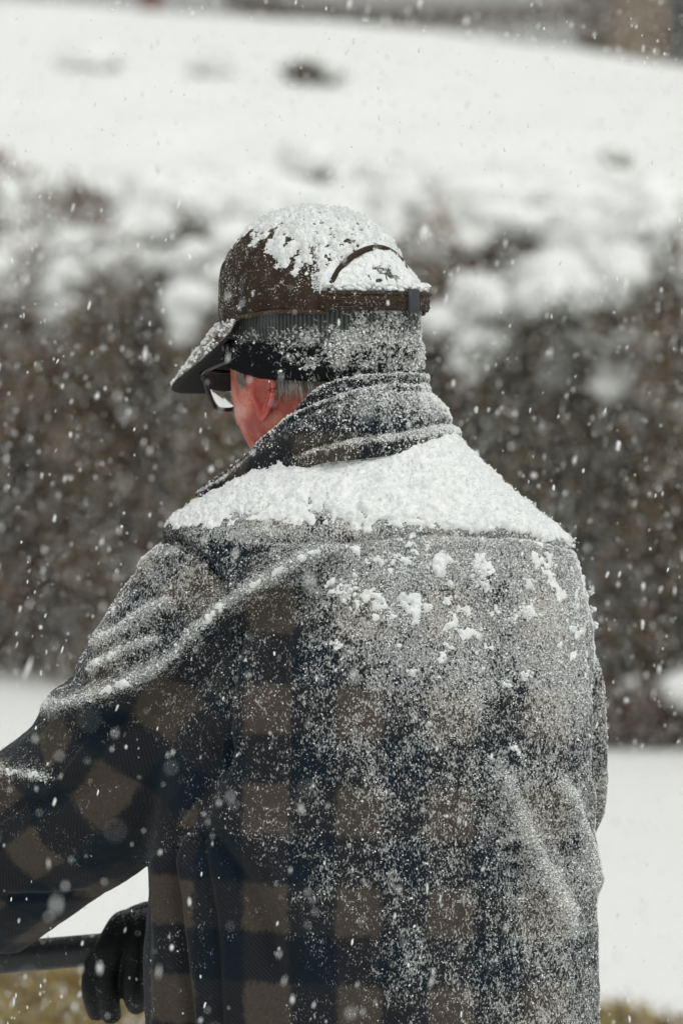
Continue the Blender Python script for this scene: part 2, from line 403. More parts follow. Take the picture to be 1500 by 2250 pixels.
def shrub(cx, cy, top, rx, depth, cover, kind, label, name='shrub', group=None, nleaf=4200, face=0.0, open_=1.0):
    """one bush standing on the bank: leafy mound, stems and the snow lying on it"""
    r_ = np.random.default_rng(int(abs(cx * 913 + cy * 77) * 10) + 5)
    zb = float(ground_z([cx], [cy])[0]); zlow = max(0.0, top - depth) if depth else min(zb, .02)
    e = empty(name, (cx, cy, zb), label, 'shrub', group)
    h = top - zlow
    # leaves: spread through a mound, denser near its skin, uneven outline
    n = nleaf
    th = r_.uniform(0, 2 * math.pi, n); hh = r_.uniform(0, 1, n) ** (0.8 if depth else 1.15)
    q = np.stack([np.cos(th) * 1.3 + cx, np.sin(th) * 1.3 + cy, hh * 2.2], 1)
    lobe = 0.72 + 0.62 * fbm(q, 1.6, 3, 3)
    prof = np.where(hh < 0.72, 0.86 + 0.14 * np.sin(hh / .72 * math.pi / 2), np.sqrt(np.clip(1 - ((hh - .72) / .33) ** 2, 0, 1)))
    rr = rx * prof * lobe * np.sqrt(r_.uniform(0.25, 1.0, n))
    top_n = 0.8 + 0.42 * fbm(np.stack([np.cos(th) * rr + cx, np.sin(th) * rr + cy, 0 * th], 1), 2.6, 3, 8)
    p = np.stack([cx + np.cos(th) * rr, cy + np.sin(th) * rr, zlow + hh * h * top_n], 1)
    dn = p.copy(); keep = fbm(dn, 5.2, 4, 12) > 0.45 * open_; p = p[keep]; n = len(p)
    d = r_.normal(size=(n, 3)); d[:, 2] = np.abs(d[:, 2]) * .9 + .25; d /= np.linalg.norm(d, axis=1)[:, None]
    s = r_.normal(size=(n, 3)); s -= d * (s * d).sum(1)[:, None]; s /= np.linalg.norm(s, axis=1)[:, None]
    L = r_.uniform(.03, .085, n)[:, None]; Wd = r_.uniform(.007, .018, n)[:, None]
    V = np.stack([p, p + d * L * .45 + s * Wd, p + d * L, p + d * L * .45 - s * Wd], 1).reshape(-1, 3)
    obj('foliage', mesh_np('foliage', V, (np.arange(n) * 4)[:, None] + np.arange(4)[None], False), M_LEAF[kind], e)
    # stems
    parts = []
    for k in range(14):
        a = r_.uniform(0, 2 * math.pi); q0 = np.array([cx + r_.normal(0, .08), cy + r_.normal(0, .08), zlow if depth else zb])
        q1 = np.array([cx + math.cos(a) * rx * r_.uniform(.3, .85), cy + math.sin(a) * rx * r_.uniform(.3, .85), zlow + h * r_.uniform(.55, .92)])
        pm = (q0 + q1) / 2 + r_.normal(0, .05, 3)
        parts.append(tube([q0, pm, q1], [.012, .009, .004], 5))
    V, F = merge(parts); obj('stems', mesh_py('stems', V, F), M_TWIG, e)
    # snow lying on the top and caught in the sides
    cs, rs = [], []
    for k in range(int(190 * cover + 16)):
        u = math.sqrt(r_.uniform()) * (0.45 + 0.6 * cover); a = r_.uniform(0, 2 * math.pi)
        x, y = cx + math.cos(a) * rx * u, cy + math.sin(a) * rx * u
        nn = fbm(np.array([[x, y, 0]]), 2.6, 3, 8)[0]
        if fbm(np.array([[x, y, 3.1]]), 3.1, 2, 44)[0] > 0.36 + 0.34 * cover: continue
        dome = math.sqrt(max(0, 1 - (min(u, 1) * .93) ** 2.6))
        zz = zlow + h * (0.72 + 0.30 * dome) * (0.8 + 0.42 * nn)
        cs.append((x, y, zz)); rs.append((.035 + .13 * r_.uniform() ** 2.2) * (1.5 if cover > .6 else .9))
    for k in range(int(200 * (cover < .9))):                          # heavier pads sagging down the near side
        a = r_.uniform(math.pi, 2 * math.pi); hh_ = r_.uniform(.55, .97) ** (1 if cover > .5 else .6)
        x, y = cx + math.cos(a) * rx * .9, cy + math.sin(a) * rx * .9
        if fbm(np.array([[x, y, hh_ * 2.0]]), 3.6, 3, 47)[0] < (.545 if cover > .5 else .60) + .55 * (.92 - hh_) * (.6 if cover > .5 else 1): continue
        cs.append((x, y, zlow + hh_ * h)); rs.append(.025 + .09 * r_.uniform() ** 2)
    for k in range(int(26 * (1 - cover) + 8)):                       # small pads on the side twigs
        i = r_.integers(0, n); 
        if p[i][2] < zlow + .25 * h: continue
        cs.append(tuple(p[i] + np.array([0, 0, .03]))); rs.append(r_.uniform(.012, .04))
    V, F = blobs(cs, rs, .62 if cover < .6 else .42, 5, .75)
    obj('snow_cap', mesh_np('snow_cap', V, F), M_GROUNDSNOW, e, 'stuff')
    return e

words_ = ['leftmost', 'second from left', 'third from left', 'fourth from left', 'fifth from left', 'sixth from left', 'rightmost']
HG = 'hedge shrubs behind the man'
row0 = [-1.95, -1.38, -0.78, -0.18, 0.42, 1.0, 1.55]
for k, x in enumerate(row0):
    y = float(y0(x)) + 0.62 + rng.normal(0, .08)
    kind = [1, 2, 0, 0, 2, 1, 0][k]
    shrub(x, y, 1.86 + .10 * (x < -.4) + rng.normal(0, .07), .56, 0, .22, kind, 'tall dark snow-capped shrub in the hedge front behind the man, ' + words_[k], 'hedge_shrub', HG, 9000)
for k, x in enumerate([-2.0, -1.45, -0.9, -0.35, 0.2, 0.75, 1.3, 1.85]):
    y = float(y0(x)) + 1.55 + rng.normal(0, .12)
    shrub(x, y, 1.92 + .08 * rng.normal() + .05 * (1.5 - x), .52, 1.1, .86, [0, 1, 2][k % 3], 'shrub heaped with snow just behind the tall hedge front, ' + words_[min(k, 6)] + (' end' if k > 6 else ''), 'hedge_shrub', 'second row of snowy hedge shrubs', 3200)
for k, x in enumerate([-2.2, -1.5, -0.8, -0.1, 0.6, 1.3, 2.0]):
    y = float(y0(x)) + 2.6 + rng.normal(0, .15)
    shrub(x, y, 2.06 + .06 * rng.normal() + .05 * (1.5 - x), .55, .8, .95, [0, 2, 1][k % 3], 'shrub almost buried in snow at the foot of the bank, ' + words_[k], 'low_shrub', 'third row of snowy shrubs', 1800)
for x in (-4.6, -4.0, -3.4, -2.8, -2.4, 2.1, 2.6, 3.1, 3.6, 4.1, 4.7, 5.3):     # the hedge runs on to both sides
    shrub(x, float(y0(x)) + .62, 1.82 + rng.normal(0, .06), .56, 0, .30, int(rng.integers(0, 3)), 'snow-capped hedge shrub running on beyond the %s edge of the view' % ('left' if x < 0 else 'right'), 'hedge_shrub', 'hedge running on beyond the %s edge' % ('left' if x < 0 else 'right'), 3600)
q_ = P(1430, 1585, 14.6)
shrub(q_[0], 14.6 if False else float(y0(q_[0])) - .12, .24, .38, 0, .0, 2, 'low russet brown leafy shrub at the foot of the hedge near the right edge', 'russet_shrub', None, 2600)
bpy.data.objects['russet_shrub'].children[0].data.materials[0] = M_RUSSET
def tuft(px, py, d, wpx, hpx, label, kind=0):
    """a small bush poking out of the snow on the bank"""
    q = P(px, py + hpx / 2, d); s = K * (d + 6)
    q[2] = float(ground_z([q[0]], [q[1]])[0])
    shrub(q[0], q[1], q[2] + hpx * s * 1.0, wpx * s * .5, hpx * s * 1.15, .12, kind, label, 'snowbound_tuft', None, 420, open_=.9)
def on_bank(px, py):
    """depth at which the sight line through a pixel meets the bank"""
    ds = np.arange(16.5, 60, .05); q = np.array([P(px, py, d) for d in ds])
    hit = np.nonzero(ground_z(q[:, 0], ds) > q[:, 2])[0]
    return float(ds[hit[0]]) if len(hit) else 36.0
for px, py, wd, hg, lab, kd in [
    (685, 375, 60, 52, 'small dark twig tuft in the snow above the cap', 0),
    (860, 385, 100, 44, 'wide dark twig tuft in the snow up right of the cap', 2),
    (970, 410, 70, 26, 'thin grey twig tuft right of the wide tuft', 0),
    (1352, 375, 60, 40, 'lone dark tuft in the snow toward the right edge', 0),
    (690, 165, 130, 38, 'olive tuft high on the snow bank above the cap', 0),
    (205, 138, 110, 26, 'flat grey tuft high on the snow bank at upper left', 1),
    (470, 152, 46, 22, 'tiny grey tuft left of the olive tuft on the bank', 1),
    (1245, 88, 50, 20, 'faint grey tuft below the tan building corner', 1)]:
    tuft(px, py, on_bank(px, py + hg / 2), wd, hg, lab, kd)

# ---- the far edge: tan building, timber edging, post
M_WALL, t, b = material('tan_wall'); c = objco(t); b.inputs['Roughness'].default_value = 0.9
t.links.new(ramp(t, noise(t, c, 9, 5, 0.65), [(0.3, (0.15, 0.115, 0.082)), (0.7, (0.25, 0.2, 0.15))]), b.inputs['Base Color'])
M_TRIM, t, b = material('dark_trim'); b.inputs['Base Color'].default_value = (0.035, 0.038, 0.045, 1); b.inputs['Roughness'].default_value = 0.6
M_TIMBER, t, b = material('weathered_timber'); c = objco(t); b.inputs['Roughness'].default_value = 0.9
t.links.new(ramp(t, noise(t, c, 14, 5, 0.6), [(0.3, (0.07, 0.06, 0.052)), (0.7, (0.2, 0.18, 0.165))]), b.inputs['Base Color'])
M_POST, t, b = material('red_brown_wood'); b.inputs['Base Color'].default_value = (0.17, 0.09, 0.06, 1); b.inputs['Roughness'].default_value = 0.8
M_ROOF, t, b = material('roof_shingle'); b.inputs['Base Color'].default_value = (0.08, 0.075, 0.07, 1); b.inputs['Roughness'].default_value = 0.9
D = 35.2
q = P(1342, 116, D); zb = q[2]
e = empty('building', (q[0] + 3, D + 3, zb - .4), 'tan walled building at the top right beyond the snow', 'building')
V, F = box((q[0] + 3.5, D + 3, zb + 1.0), (7, 6, 2.8)); o = mesh_py('wall', V, F, False)
obj('wall', o, M_WALL, e)
sx = .00343
for k, (x0_, x1_, zA, zB) in enumerate([(q[0] + 138 * sx, q[0] + 138 * sx + .14, zb - .38, zb + 2.38), (q[0] + 138 * sx + 1.6, q[0] + 138 * sx + 1.74, zb - .38, zb + 2.38)]):
    V, F = box(((x0_ + x1_) / 2, D - .03, (zA + zB) / 2), (x1_ - x0_, .12, zB - zA)); obj('corner_trim', mesh_py('corner_trim', V, F, False), M_TRIM, e)
V, F = box((q[0] + 138 * sx + .87, D - .012, zb + .9), (1.4, .06, 2.2)); dr = obj('door', mesh_py('door', V, F, False), M_TRIM, e)
xm = q[0] + 3.5
V = np.array([[xm - 3.9, D - .5, zb + 2.4], [xm + 3.9, D - .5, zb + 2.4], [xm + 3.9, D + 6.5, zb + 2.4], [xm - 3.9, D + 6.5, zb + 2.4], [xm - 3.9, D + 3, zb + 4.4], [xm + 3.9, D + 3, zb + 4.4]])
obj('roof', mesh_py('roof', V, [[0, 1, 5, 4], [2, 3, 4, 5], [0, 4, 3], [1, 2, 5], [3, 2, 1, 0]], False), M_ROOF, e)
# curved run of timber sleepers holding the yard
ctl = [P(515, 0, 36.2), P(640, 19, 35.6), P(780, 33, 35.0), P(920, 36, 34.8), P(1080, 31, 34.9), P(1220, 25, 35.0), P(1338, 20, 35.15)]
path = catmull(ctl, 15)
e = empty('timber_edging', tuple(path[7] - np.array([0, 0, .1])), 'low curved run of grey brown timbers across the top of the snow bank', 'retaining edge')
for k in range(14):
    a, c_ = path[k], path[k + 1]; dv = (c_ - a); Ln = np.linalg.norm(dv); u = dv / Ln; vv = np.cross([0, 0, 1.0], u); vv /= np.linalg.norm(vv); ww = np.cross(u, vv)
    V, F = box((0, 0, 0), (Ln - .006, .16, .14 + .02 * rng.uniform())); V = (a + c_) / 2 + V[:, 0:1] * u + V[:, 1:2] * vv + V[:, 2:3] * ww
    obj('timber', mesh_py('timber', V, F, False), M_TIMBER, e)
q = P(332, 14, 36.5)
V, F = tube([q - np.array([0, 0, .5]), q + np.array([0, 0, .2]), q + np.array([0, 0, .9])], [.095, .09, .085], 8)
po = obj('wooden_post', mesh_py('wooden_post', V, F, False), M_POST); tag(po, 'red brown wooden post at the top edge left of the timbers', 'post')

# ================================================================== the man
man = empty('person', (0.03, 0.02, 0.0), 'older man seen from behind in snowy plaid jacket, cap and glasses, head bowed left', 'person')

# ---- materials of the man
M_SKIN, t, b = material('skin'); c = objco(t)
b.inputs['Roughness'].default_value = 0.5
col = ramp(t, noise(t, c, 26, 4, 0.6), [(0.36, (0.38, 0.070, 0.050)), (0.5, (0.57, 0.145, 0.102)), (0.63, (0.70, 0.275, 0.20))])
col = mixc(t, mth(t, 'MULTIPLY', smooth_thr(t, noise(t, c, 520, 2, .6), .50, .72), .5), col, (0.27, 0.075, 0.055))
col = mixc(t, mth(t, 'MULTIPLY', smooth_thr(t, noise(t, c, 75, 4, .7), .52, .70), .45), col, (0.42, 0.06, 0.045))
ear_a = nd(t, 'ShaderNodeAttribute', attribute_name='ear').outputs['Fac']
col = mixc(t, mth(t, 'MULTIPLY', ear_a, mth(t, 'MULTIPLY', noise(t, c, 60, 3, .6), 1.1)), col, (0.56, 0.10, 0.085))
t.links.new(col, b.inputs['Base Color'])
b.inputs['Subsurface Weight'].default_value = 0.12; b.inputs['Subsurface Radius'].default_value = (0.012, 0.004, 0.002)
b.inputs['Subsurface Scale'].default_value = 0.6
bump(t, b, mth(t, 'ADD', noise(t, c, 700, 3, .6), mth(t, 'MULTIPLY', noise(t, c, 110, 4, .7), 2.0)), .5, .0014)
M_EYE, t, b = material('eye_white'); b.inputs['Base Color'].default_value = (.7, .68, .65, 1); b.inputs['Roughness'].default_value = .15
M_HAIR, t, b = material('grey_hair'); gi = nd(t, 'ShaderNodeNewGeometry'); b.inputs['Roughness'].default_value = .45
t.links.new(ramp(t, gi.outputs['Random Per Island'], [(0, (.17, .15, .115)), (.45, (.36, .335, .28)), (1, (.62, .60, .53))]), b.inputs['Base Color'])

def cloth_plaid():
    m, t, b = material('plaid_fleece')
    uv = nd(t, 'ShaderNodeUVMap', uv_map='plaid').outputs['UV']
    sep = nd(t, 'ShaderNodeSeparateXYZ'); t.links.new(uv, sep.inputs[0])
    c = objco(t)
    wob = mth(t, 'MULTIPLY', mth(t, 'SUBTRACT', noise(t, c, 110, 4, .7), .5), .17)
    def band(s): return smooth_thr(t, mth(t, 'ABSOLUTE', mth(t, 'SUBTRACT', mth(t, 'FRACT', mth(t, 'ADD', mth(t, 'ADD', s, wob), 100.0)), .5)), .213, .287)
    bu, bv = band(sep.outputs[0]), band(sep.outputs[1])
    both = mth(t, 'MULTIPLY', bu, bv); one = mth(t, 'SUBTRACT', mth(t, 'MAXIMUM', bu, bv), both)
    # the half-tone squares are woven from fine lines of both yarns
    rib = mth(t, 'MULTIPLY_ADD', mth(t, 'SINE', mth(t, 'ADD', mth(t, 'MULTIPLY', sep.outputs[0], 2 * math.pi * 21), mth(t, 'MULTIPLY', sep.outputs[1], 2 * math.pi * 21))), .5, .5)
    fz = noise(t, c, 300, 3, .7)
    tan_ = mixc(t, fz, (.025, .0208, .0170), (.088, .0728, .0595))
    navy = mixc(t, fz, (.0016, .0046, .0076), (.0066, .0165, .0255))
    mid = mixc(t, rib, (.0045, .0068, .0105), (.024, .0245, .028))
    mid = mixc(t, .5, mid, mixc(t, fz, (.0045, .0066, .010), (.022, .0235, .027)))
    col = mixc(t, both, mixc(t, one, navy, mid), tan_)
    col, f = snow_dust(t, col)
    t.links.new(col, b.inputs['Base Color']); b.inputs['Roughness'].default_value = .95; b.inputs['Specular IOR Level'].default_value = .15
    h = mth(t, 'ADD', mth(t, 'MULTIPLY', fz, .5), mth(t, 'MULTIPLY', f, .8))
    bump(t, b, h, .8, .0022)
    b.inputs['Sheen Weight'].default_value = .08; b.inputs['Sheen Roughness'].default_value = .5
    return m
M_PLAID = cloth_plaid()
def cloth(name, dark, light, scale, rough=.9, ribs=None, s1=420, s2=90):
    m, t, b = material(name); c = objco(t)
    col = mixc(t, noise(t, c, scale, 4, .65), dark, light)
    h = noise(t, c, 500, 3, .6)
    if ribs:
        uv = nd(t, 'ShaderNodeUVMap', uv_map='plaid').outputs['UV']; sep = nd(t, 'ShaderNodeSeparateXYZ'); t.links.new(uv, sep.inputs[0])
        r = mth(t, 'MULTIPLY_ADD', mth(t, 'SINE', mth(t, 'MULTIPLY', sep.outputs[0], ribs)), .5, .5)
        col = mixc(t, mth(t, 'MULTIPLY', r, .8), col, tuple(x * .25 for x in dark)); h = mth(t, 'ADD', mth(t, 'MULTIPLY', h, .4), mth(t, 'MULTIPLY', r, smooth_thr(t, sep.outputs[1], .25, .29)))
        k = smooth_thr(t, sep.outputs[1], .25, .29)      # upper knit grey, lower band black
        col = mixc(t, k, (.0035, .0042, .006), col)
    col, f = snow_dust(t, col, s1=s1, s2=s2, nap=False)
    t.links.new(col, b.inputs['Base Color']); b.inputs['Roughness'].default_value = rough; b.inputs['Specular IOR Level'].default_value = .2
    bump(t, b, mth(t, 'ADD', h, mth(t, 'MULTIPLY', f, 1.2)), .6, .0016)
    return m
M_KNIT = cloth('ribbed_knit', (.055, .062, .06), (.12, .13, .125), 120, .95, ribs=2 * math.pi * 130, s1=300, s2=75)
M_CAP = cloth('waxed_brown_cotton', (.010, .007, .0045), (.058, .039, .022), 34, .68)
M_CAPEDGE = cloth('cap_piping', (.03, .021, .012), (.07, .05, .028), 60, .7)
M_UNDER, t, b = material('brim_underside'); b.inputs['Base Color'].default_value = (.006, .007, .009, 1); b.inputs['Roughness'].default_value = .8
M_FRAME, t, b = material('glasses_frame'); b.inputs['Base Color'].default_value = (.012, .014, .016, 1); b.inputs['Roughness'].default_value = .32
M_LENS, t, b = material('glasses_lens'); b.inputs['Base Color'].default_value = (1, 1, 1, 1); b.inputs['Roughness'].default_value = 0.0
b.inputs['Transmission Weight'].default_value = 1.0; b.inputs['IOR'].default_value = 1.5
M_GLOVE = cloth('black_glove', (.0025, .003, .004), (.008, .009, .011), 70, .55)
M_INNER = cloth('dark_fleece', (.006, .008, .011), (.022, .025, .03), 140, .95)
M_TROUSER, t, b = material('dark_trousers'); b.inputs['Base Color'].default_value = (.02, .022, .028, 1); b.inputs['Roughness'].default_value = .9
M_BOOT, t, b = material('boot_leather'); b.inputs['Base Color'].default_value = (.025, .018, .013, 1); b.inputs['Roughness'].default_value = .6
M_BAR, t, b = material('black_bar'); c = objco(t); b.inputs['Base Color'].default_value = (.006, .007, .009, 1); b.inputs['Roughness'].default_value = .5
col, f = snow_dust(t, mixc(t, noise(t, c, 90, 3), (.003, .004, .006), (.012, .013, .016)))
t.links.new(col, b.inputs['Base Color'])

# ---- frames of the head
PHI = math.radians(42); HP = math.radians(14)
fh = np.array([-math.cos(PHI), math.sin(PHI), 0]); lh = np.array([-math.sin(PHI), -math.cos(PHI), 0])
H = P(681, 818, 0.075)
f3 = fh * math.cos(HP) + np.array([0, 0, -math.sin(HP)]); u3 = fh * math.sin(HP) + np.array([0, 0, math.cos(HP)])
def head(f, l, u): return H + np.outer(np.atleast_1d(f), f3) + np.outer(np.atleast_1d(l), lh) + np.outer(np.atleast_1d(u), u3)

# ---- body: one continuous surface (head, neck, trunk, arms, legs)
def head_sculpt():
    nu, nv = 120, 90
    a = np.linspace(0, 2 * math.pi, nu, endpoint=False); e = np.linspace(-math.pi / 2 * .998, math.pi / 2 * .998, nv)
    A, E = np.meshgrid(a, e, indexing='ij'); cx, cy, cz = (np.cos(E) * np.cos(A)).ravel(), (np.cos(E) * np.sin(A)).ravel(), np.sin(E).ravel()
    f, l, u = .099 * cx, .078 * cy, .122 * cz
    low = sstep(0, 1, -cz)
    l = l * (1 - .05 * low); f = np.where(f > 0, f * (1 + .20 * low), f * (1 - .35 * low))
    g = lambda x, s: np.exp(-(x / s) ** 2)
    fr = sstep(.2, .6, cx)
    f = f + fr * (.026 * g(l, .013) * np.where(u > -.03, g(u + .028, .036), g(u + .030, .009)))          # nose
    f = f + fr * .006 * g(u - .038, .012) * g(np.abs(l) - .03, .025)                                      # brow
    f = f - fr * .011 * g(u - .018, .014) * g(np.abs(l) - .032, .016)                                     # eye sockets
    f = f + fr * (.006 * g(u + .058, .006) + .005 * g(u + .072, .006) - .003 * g(u + .065, .003)) * g(l, .022)
    f = f + fr * .010 * g(u + .102, .014) * g(l, .022)                                                    # chin
    l = l + np.sign(l) * .006 * g(u + .03, .03) * g(f - .045, .035)                                       # cheekbone and cheek
    l = l + np.sign(l) * .005 * g(u + .075, .03) * g(f - .02, .035)                                       # jaw
    V = head(f, l, u); F = [list(q) for q in grid_faces(nu, nv, True)]
    V = np.concatenate([V, head(0, 0, -.122), head(0, 0, .122)]); s = nu * nv
    F += [[s, ((i + 1) % nu) * nv, i * nv] for i in range(nu)] + [[s + 1, i * nv + nv - 1, ((i + 1) % nu) * nv + nv - 1] for i in range(nu)]
    return V, F
def ell_rings(rows, n=40, ex=2.0):
    R = []
    a = np.linspace(0, 2 * math.pi, n, endpoint=False); c_, s_ = np.cos(a), np.sin(a)
    for (cx, cy, z, ax, by) in rows:
        x = np.sign(c_) * np.abs(c_) ** (2 / ex); y = np.sign(s_) * np.abs(s_) ** (2 / ex)
        R.append(np.stack([cx + ax * x, cy + by * y, np.full(n, z)], 1))
    return R
parts = [head_sculpt()]
nk = P(775, 1010, .085)
parts.append(tube([head(-.03, 0, -.02)[0], head(-.03, 0, -.075)[0], nk, nk + np.array([.01, .0, -.08])], [.060, .058, .060, .07], 24))
parts.append(rings_closed(ell_rings([(.03, .03, .84, .15, .10), (.03, .02, 1.0, .16, .10), (.03, .01, 1.2, .17, .10), (.03, .03, 1.34, .15, .08), (.03, .06, 1.41, .09, .05), (.03, .08, 1.46, .05, .045)])))
for s in (-1, 1):
    parts.append(tube([(.03 + s * .075, .03, .88), (.03 + s * .09, .03, .68), (.03 + s * .1, .02, .47), (.03 + s * .105, .04, .25), (.03 + s * .11, .05, .09)], [.085, .078, .056, .052, .04], 18))
LA = [P(490, 1268, .015), P(425, 1385, .01), P(345, 1545, .03), P(258, 1690, .06), P(108, 1815, .12), P(-60, 1950, .19)]
RA = [P(1165, 1330, .04), P(1216, 1450, .06), P(1234, 1640, .09), P(1215, 1780, .13), P(1060, 1900, .2), P(780, 2000, .24), P(470, 2080, .25)]
parts.append(tube(catmull(LA, 12), np.linspace(.050, .036, 12), 14)); parts.append(tube(catmull(RA, 14), np.interp(np.linspace(0, 1, 14), [0, .5, 1], [.034, .034, .03]), 14))
V, F = merge(parts)
me = baked(mesh_py('body', V, F), [('REMESH', dict(mode='VOXEL', voxel_size=.0062)), ('SMOOTH', dict(factor=.5, iterations=4))])
attr(me, 'ear', np.zeros(len(me.vertices)))
bV, bT = co(me), tris(me)
# ears: a rimmed shell with a lobe, joined into the body mesh
def ear(side):
    """auricle: helix rim, antihelix fold, hollow concha, tragus and a soft lobe; x back, y out, z up"""
    nr, na = 26, 72
    a = np.linspace(0, 2 * math.pi, na, endpoint=False); rad = np.linspace(0.0, 1, nr); rows = []
    up_ = np.sin(a); bk = np.cos(a)
    half = np.where(up_ > 0, .0185, .0185 - .0075 * np.clip(-up_, 0, 1) ** 1.4)        # narrower toward the lobe
    for r in rad:
        x = bk * r * half + .003 * up_ * r; z = up_ * r * .031
        lobe = sstep(.45, .8, -up_ * r)
        rim = .0062 * math.exp(-((r - .90) / .085) ** 2) * (1 - .75 * lobe) * (sstep(-.9, -.3, bk) * .8 + .2)
        groove = -.0030 * math.exp(-((r - .73) / .07) ** 2) * (1 - lobe)
        anti = .0042 * math.exp(-((r - .55) / .10) ** 2) * sstep(-.3, .4, bk) * (1 - lobe)
        d2 = ((x + .0045) / .0085) ** 2 + ((z + .002) / .0125) ** 2
        concha = -.0105 * np.exp(-d2)
        trag = .0055 * np.exp(-(((x + .0135) / .0035) ** 2 + ((z + .004) / .006) ** 2))
        soft = .0030 * np.exp(-(((z + .027) / .008) ** 2))
        rows.append(np.stack([x, rim + groove + anti + concha + trag + soft, z], 1))
    front = np.array(rows); back_ = front.copy()
    th_ = .0022 + .0045 * np.sqrt(np.clip(1 - rad ** 3, 0, 1)); back_[:, :, 1] = np.minimum(front[:, :, 1], .002) - th_[:, None]
    ring = np.concatenate([front, back_[::-1]], 0); Vv = ring.reshape(-1, 3)
    Ff = [list(q) for q in grid_faces(2 * nr, na)] + [[i_ * na + na - 1, i_ * na, (i_ + 1) * na, (i_ + 1) * na + na - 1] for i_ in range(2 * nr - 1)]
    fl = math.radians(10)
    f_, l_ = -(Vv[:, 0] * math.cos(fl)), Vv[:, 1] * math.cos(fl) + (Vv[:, 0]) * math.sin(fl)
    tilt = math.radians(10); ff = f_ * math.cos(tilt) - Vv[:, 2] * math.sin(tilt); uu = Vv[:, 2] * math.cos(tilt) + f_ * math.sin(tilt)
    return head(-.002 + ff * 1.15, side * (.0825 + l_), -.0195 + uu * 1.12), Ff
Vs, Fs, Ea, off = [bV], [list(x) for x in bT], [np.zeros(len(bV))], len(bV)
mats = [0] * len(bT)
for s in (1, -1):
    v, f = ear(s); Vs.append(v); Fs += [[i + off for i in q] for q in f]; off += len(v); Ea.append(np.ones(len(v))); mats += [0] * len(f)
    iv = ICO2[0] * .0125 + head(.069, s * .031, .018); Vs.append(iv); Fs += [[i + off for i in q] for q in ICO2[1]]; off += len(iv); Ea.append(np.zeros(len(iv))); mats += [1] * len(ICO2[1])
me = mesh_py('body', np.concatenate(Vs), Fs); attr(me, 'ear', np.concatenate(Ea))
me.materials.append(M_SKIN); me.materials.append(M_EYE); me.polygons.foreach_set('material_index', np.array(mats, np.int32))
body = obj('body', me, None, man)

# ---- jacket: trunk and sleeves grown into one cloth shell, then creased
rows = []
for py, xl, xr, cy, b_ in [(2480, 330, 1318, .015, .150), (2250, 318, 1316, .01, .152), (2050, 320, 1312, .005, .152), (1900, 322, 1304, .0, .152), (1750, 332, 1308, -.002, .153),
                           (1600, 345, 1312, -.002, .152), (1480, 355, 1310, .0, .150), (1380, 360, 1304, .004, .145), (1290, 352, 1284, .010, .142), (1230, 345, 1268, .014, .137),
                           (1190, 342, 1250, .016, .134), (1150, 362, 1205, .018, .130), (1100, 446, 1142, .022, .120), (1050, 535, 1085, .028, .108), (1000, 605, 1030, .036, .097), (950, 640, 985, .046, .085)]:
    q0, q1 = P(xl, py, cy), P(xr, py, cy); rows.append(((q0[0] + q1[0]) / 2, cy, (q0[2] + q1[2]) / 2, (q1[0] - q0[0]) / 2, b_))
parts = [rings_closed(ell_rings(rows, 72, 2.35))]
LAr = [.078, .092, .100, .104, .099, .092]
parts.append(tube(catmull(LA, 16), np.interp(np.linspace(0, 5, 16), range(6), LAr), 28))
RAr = [.062, .049, .052, .056, .06, .055, .05]
parts.append(tube(catmull(RA, 18), np.interp(np.linspace(0, 6, 18), range(7), RAr), 24))
V, F = merge(parts)
me = baked(mesh_py('jacket', V, F), [('REMESH', dict(mode='VOXEL', voxel_size=.0064)), ('SMOOTH', dict(factor=.5, iterations=9)), ('SUBSURF', dict(levels=1))])
V, N = co(me), nor(me)
back = sstep(-.5, .2, -N[:, 1])                      # only the side that faces the camera's half
Q = proj(V)
dis = np.zeros(len(V)); ridge = np.zeros(len(V)); armrun = np.zeros(len(V))
def fold(line, width, amp, snow=0.0, taper=True, skew=0.0):
    """one crease of the cloth along a polyline; skew makes its lower side steeper"""
    global dis, ridge
    ln = catmull(line, 18); mg = width * 3.2
    sel = np.nonzero((back > .001) & (Q[:, 0] > ln[:, 0].min() - mg) & (Q[:, 0] < ln[:, 0].max() + mg) & (Q[:, 1] > ln[:, 1].min() - mg) & (Q[:, 1] < ln[:, 1].max() + mg))[0]
    d, s, side = seg_dist(Q[sel], ln)
    wloc = width * np.where(side > 0, 1 - skew, 1 + skew)
    g = np.exp(-(d / wloc) ** 2)
    if taper: g = g * sstep(0, .18, s) * (1 - sstep(.82, 1, s) * .9)
    dis[sel] += back[sel] * amp * g
    if snow: ridge[sel] += back[sel] * snow * np.exp(-(d / (width * .8)) ** 2) * (sstep(0, .1, s) * (1 - sstep(.9, 1, s)))
MAIN = [(40, 1575), (110, 1556), (190, 1546), (290, 1500), (400, 1432), (470, 1366), (520, 1318), (600, 1272), (700, 1214), (790, 1180)]
fold(MAIN, 30, .022, .34, skew=.35)
d_, s__, _sd = seg_dist(Q, catmull(MAIN, 18)); crest = back * np.exp(-(d_ / 9.0) ** 2) * sstep(.03, .12, s__) * (1 - sstep(.80, .97, s__))
for ln_ in ([(195, 1430), (250, 1393), (320, 1348), (390, 1316)], [(180, 1480), (235, 1450), (300, 1418), (360, 1398)], [(-40, 1688), (20, 1698), (80, 1704), (130, 1710)]):
    d_, s__, _sd = seg_dist(Q, catmull(ln_, 12)); crest += .75 * back * np.exp(-(d_ / 8.0) ** 2) * sstep(0, .15, s__) * (1 - sstep(.8, 1, s__))
fold([(160, 1610), (300, 1570), (420, 1500), (520, 1400), (600, 1340), (700, 1270)], 34, -.014)
fold([(120, 1500), (240, 1490), (330, 1440), (410, 1380)], 24, -.008)
fold([(195, 1432), (250, 1395), (320, 1350), (390, 1318)], 20, .010, .5)
fold([(180, 1482), (235, 1452), (300, 1420), (360, 1400)], 16, .008, .45)
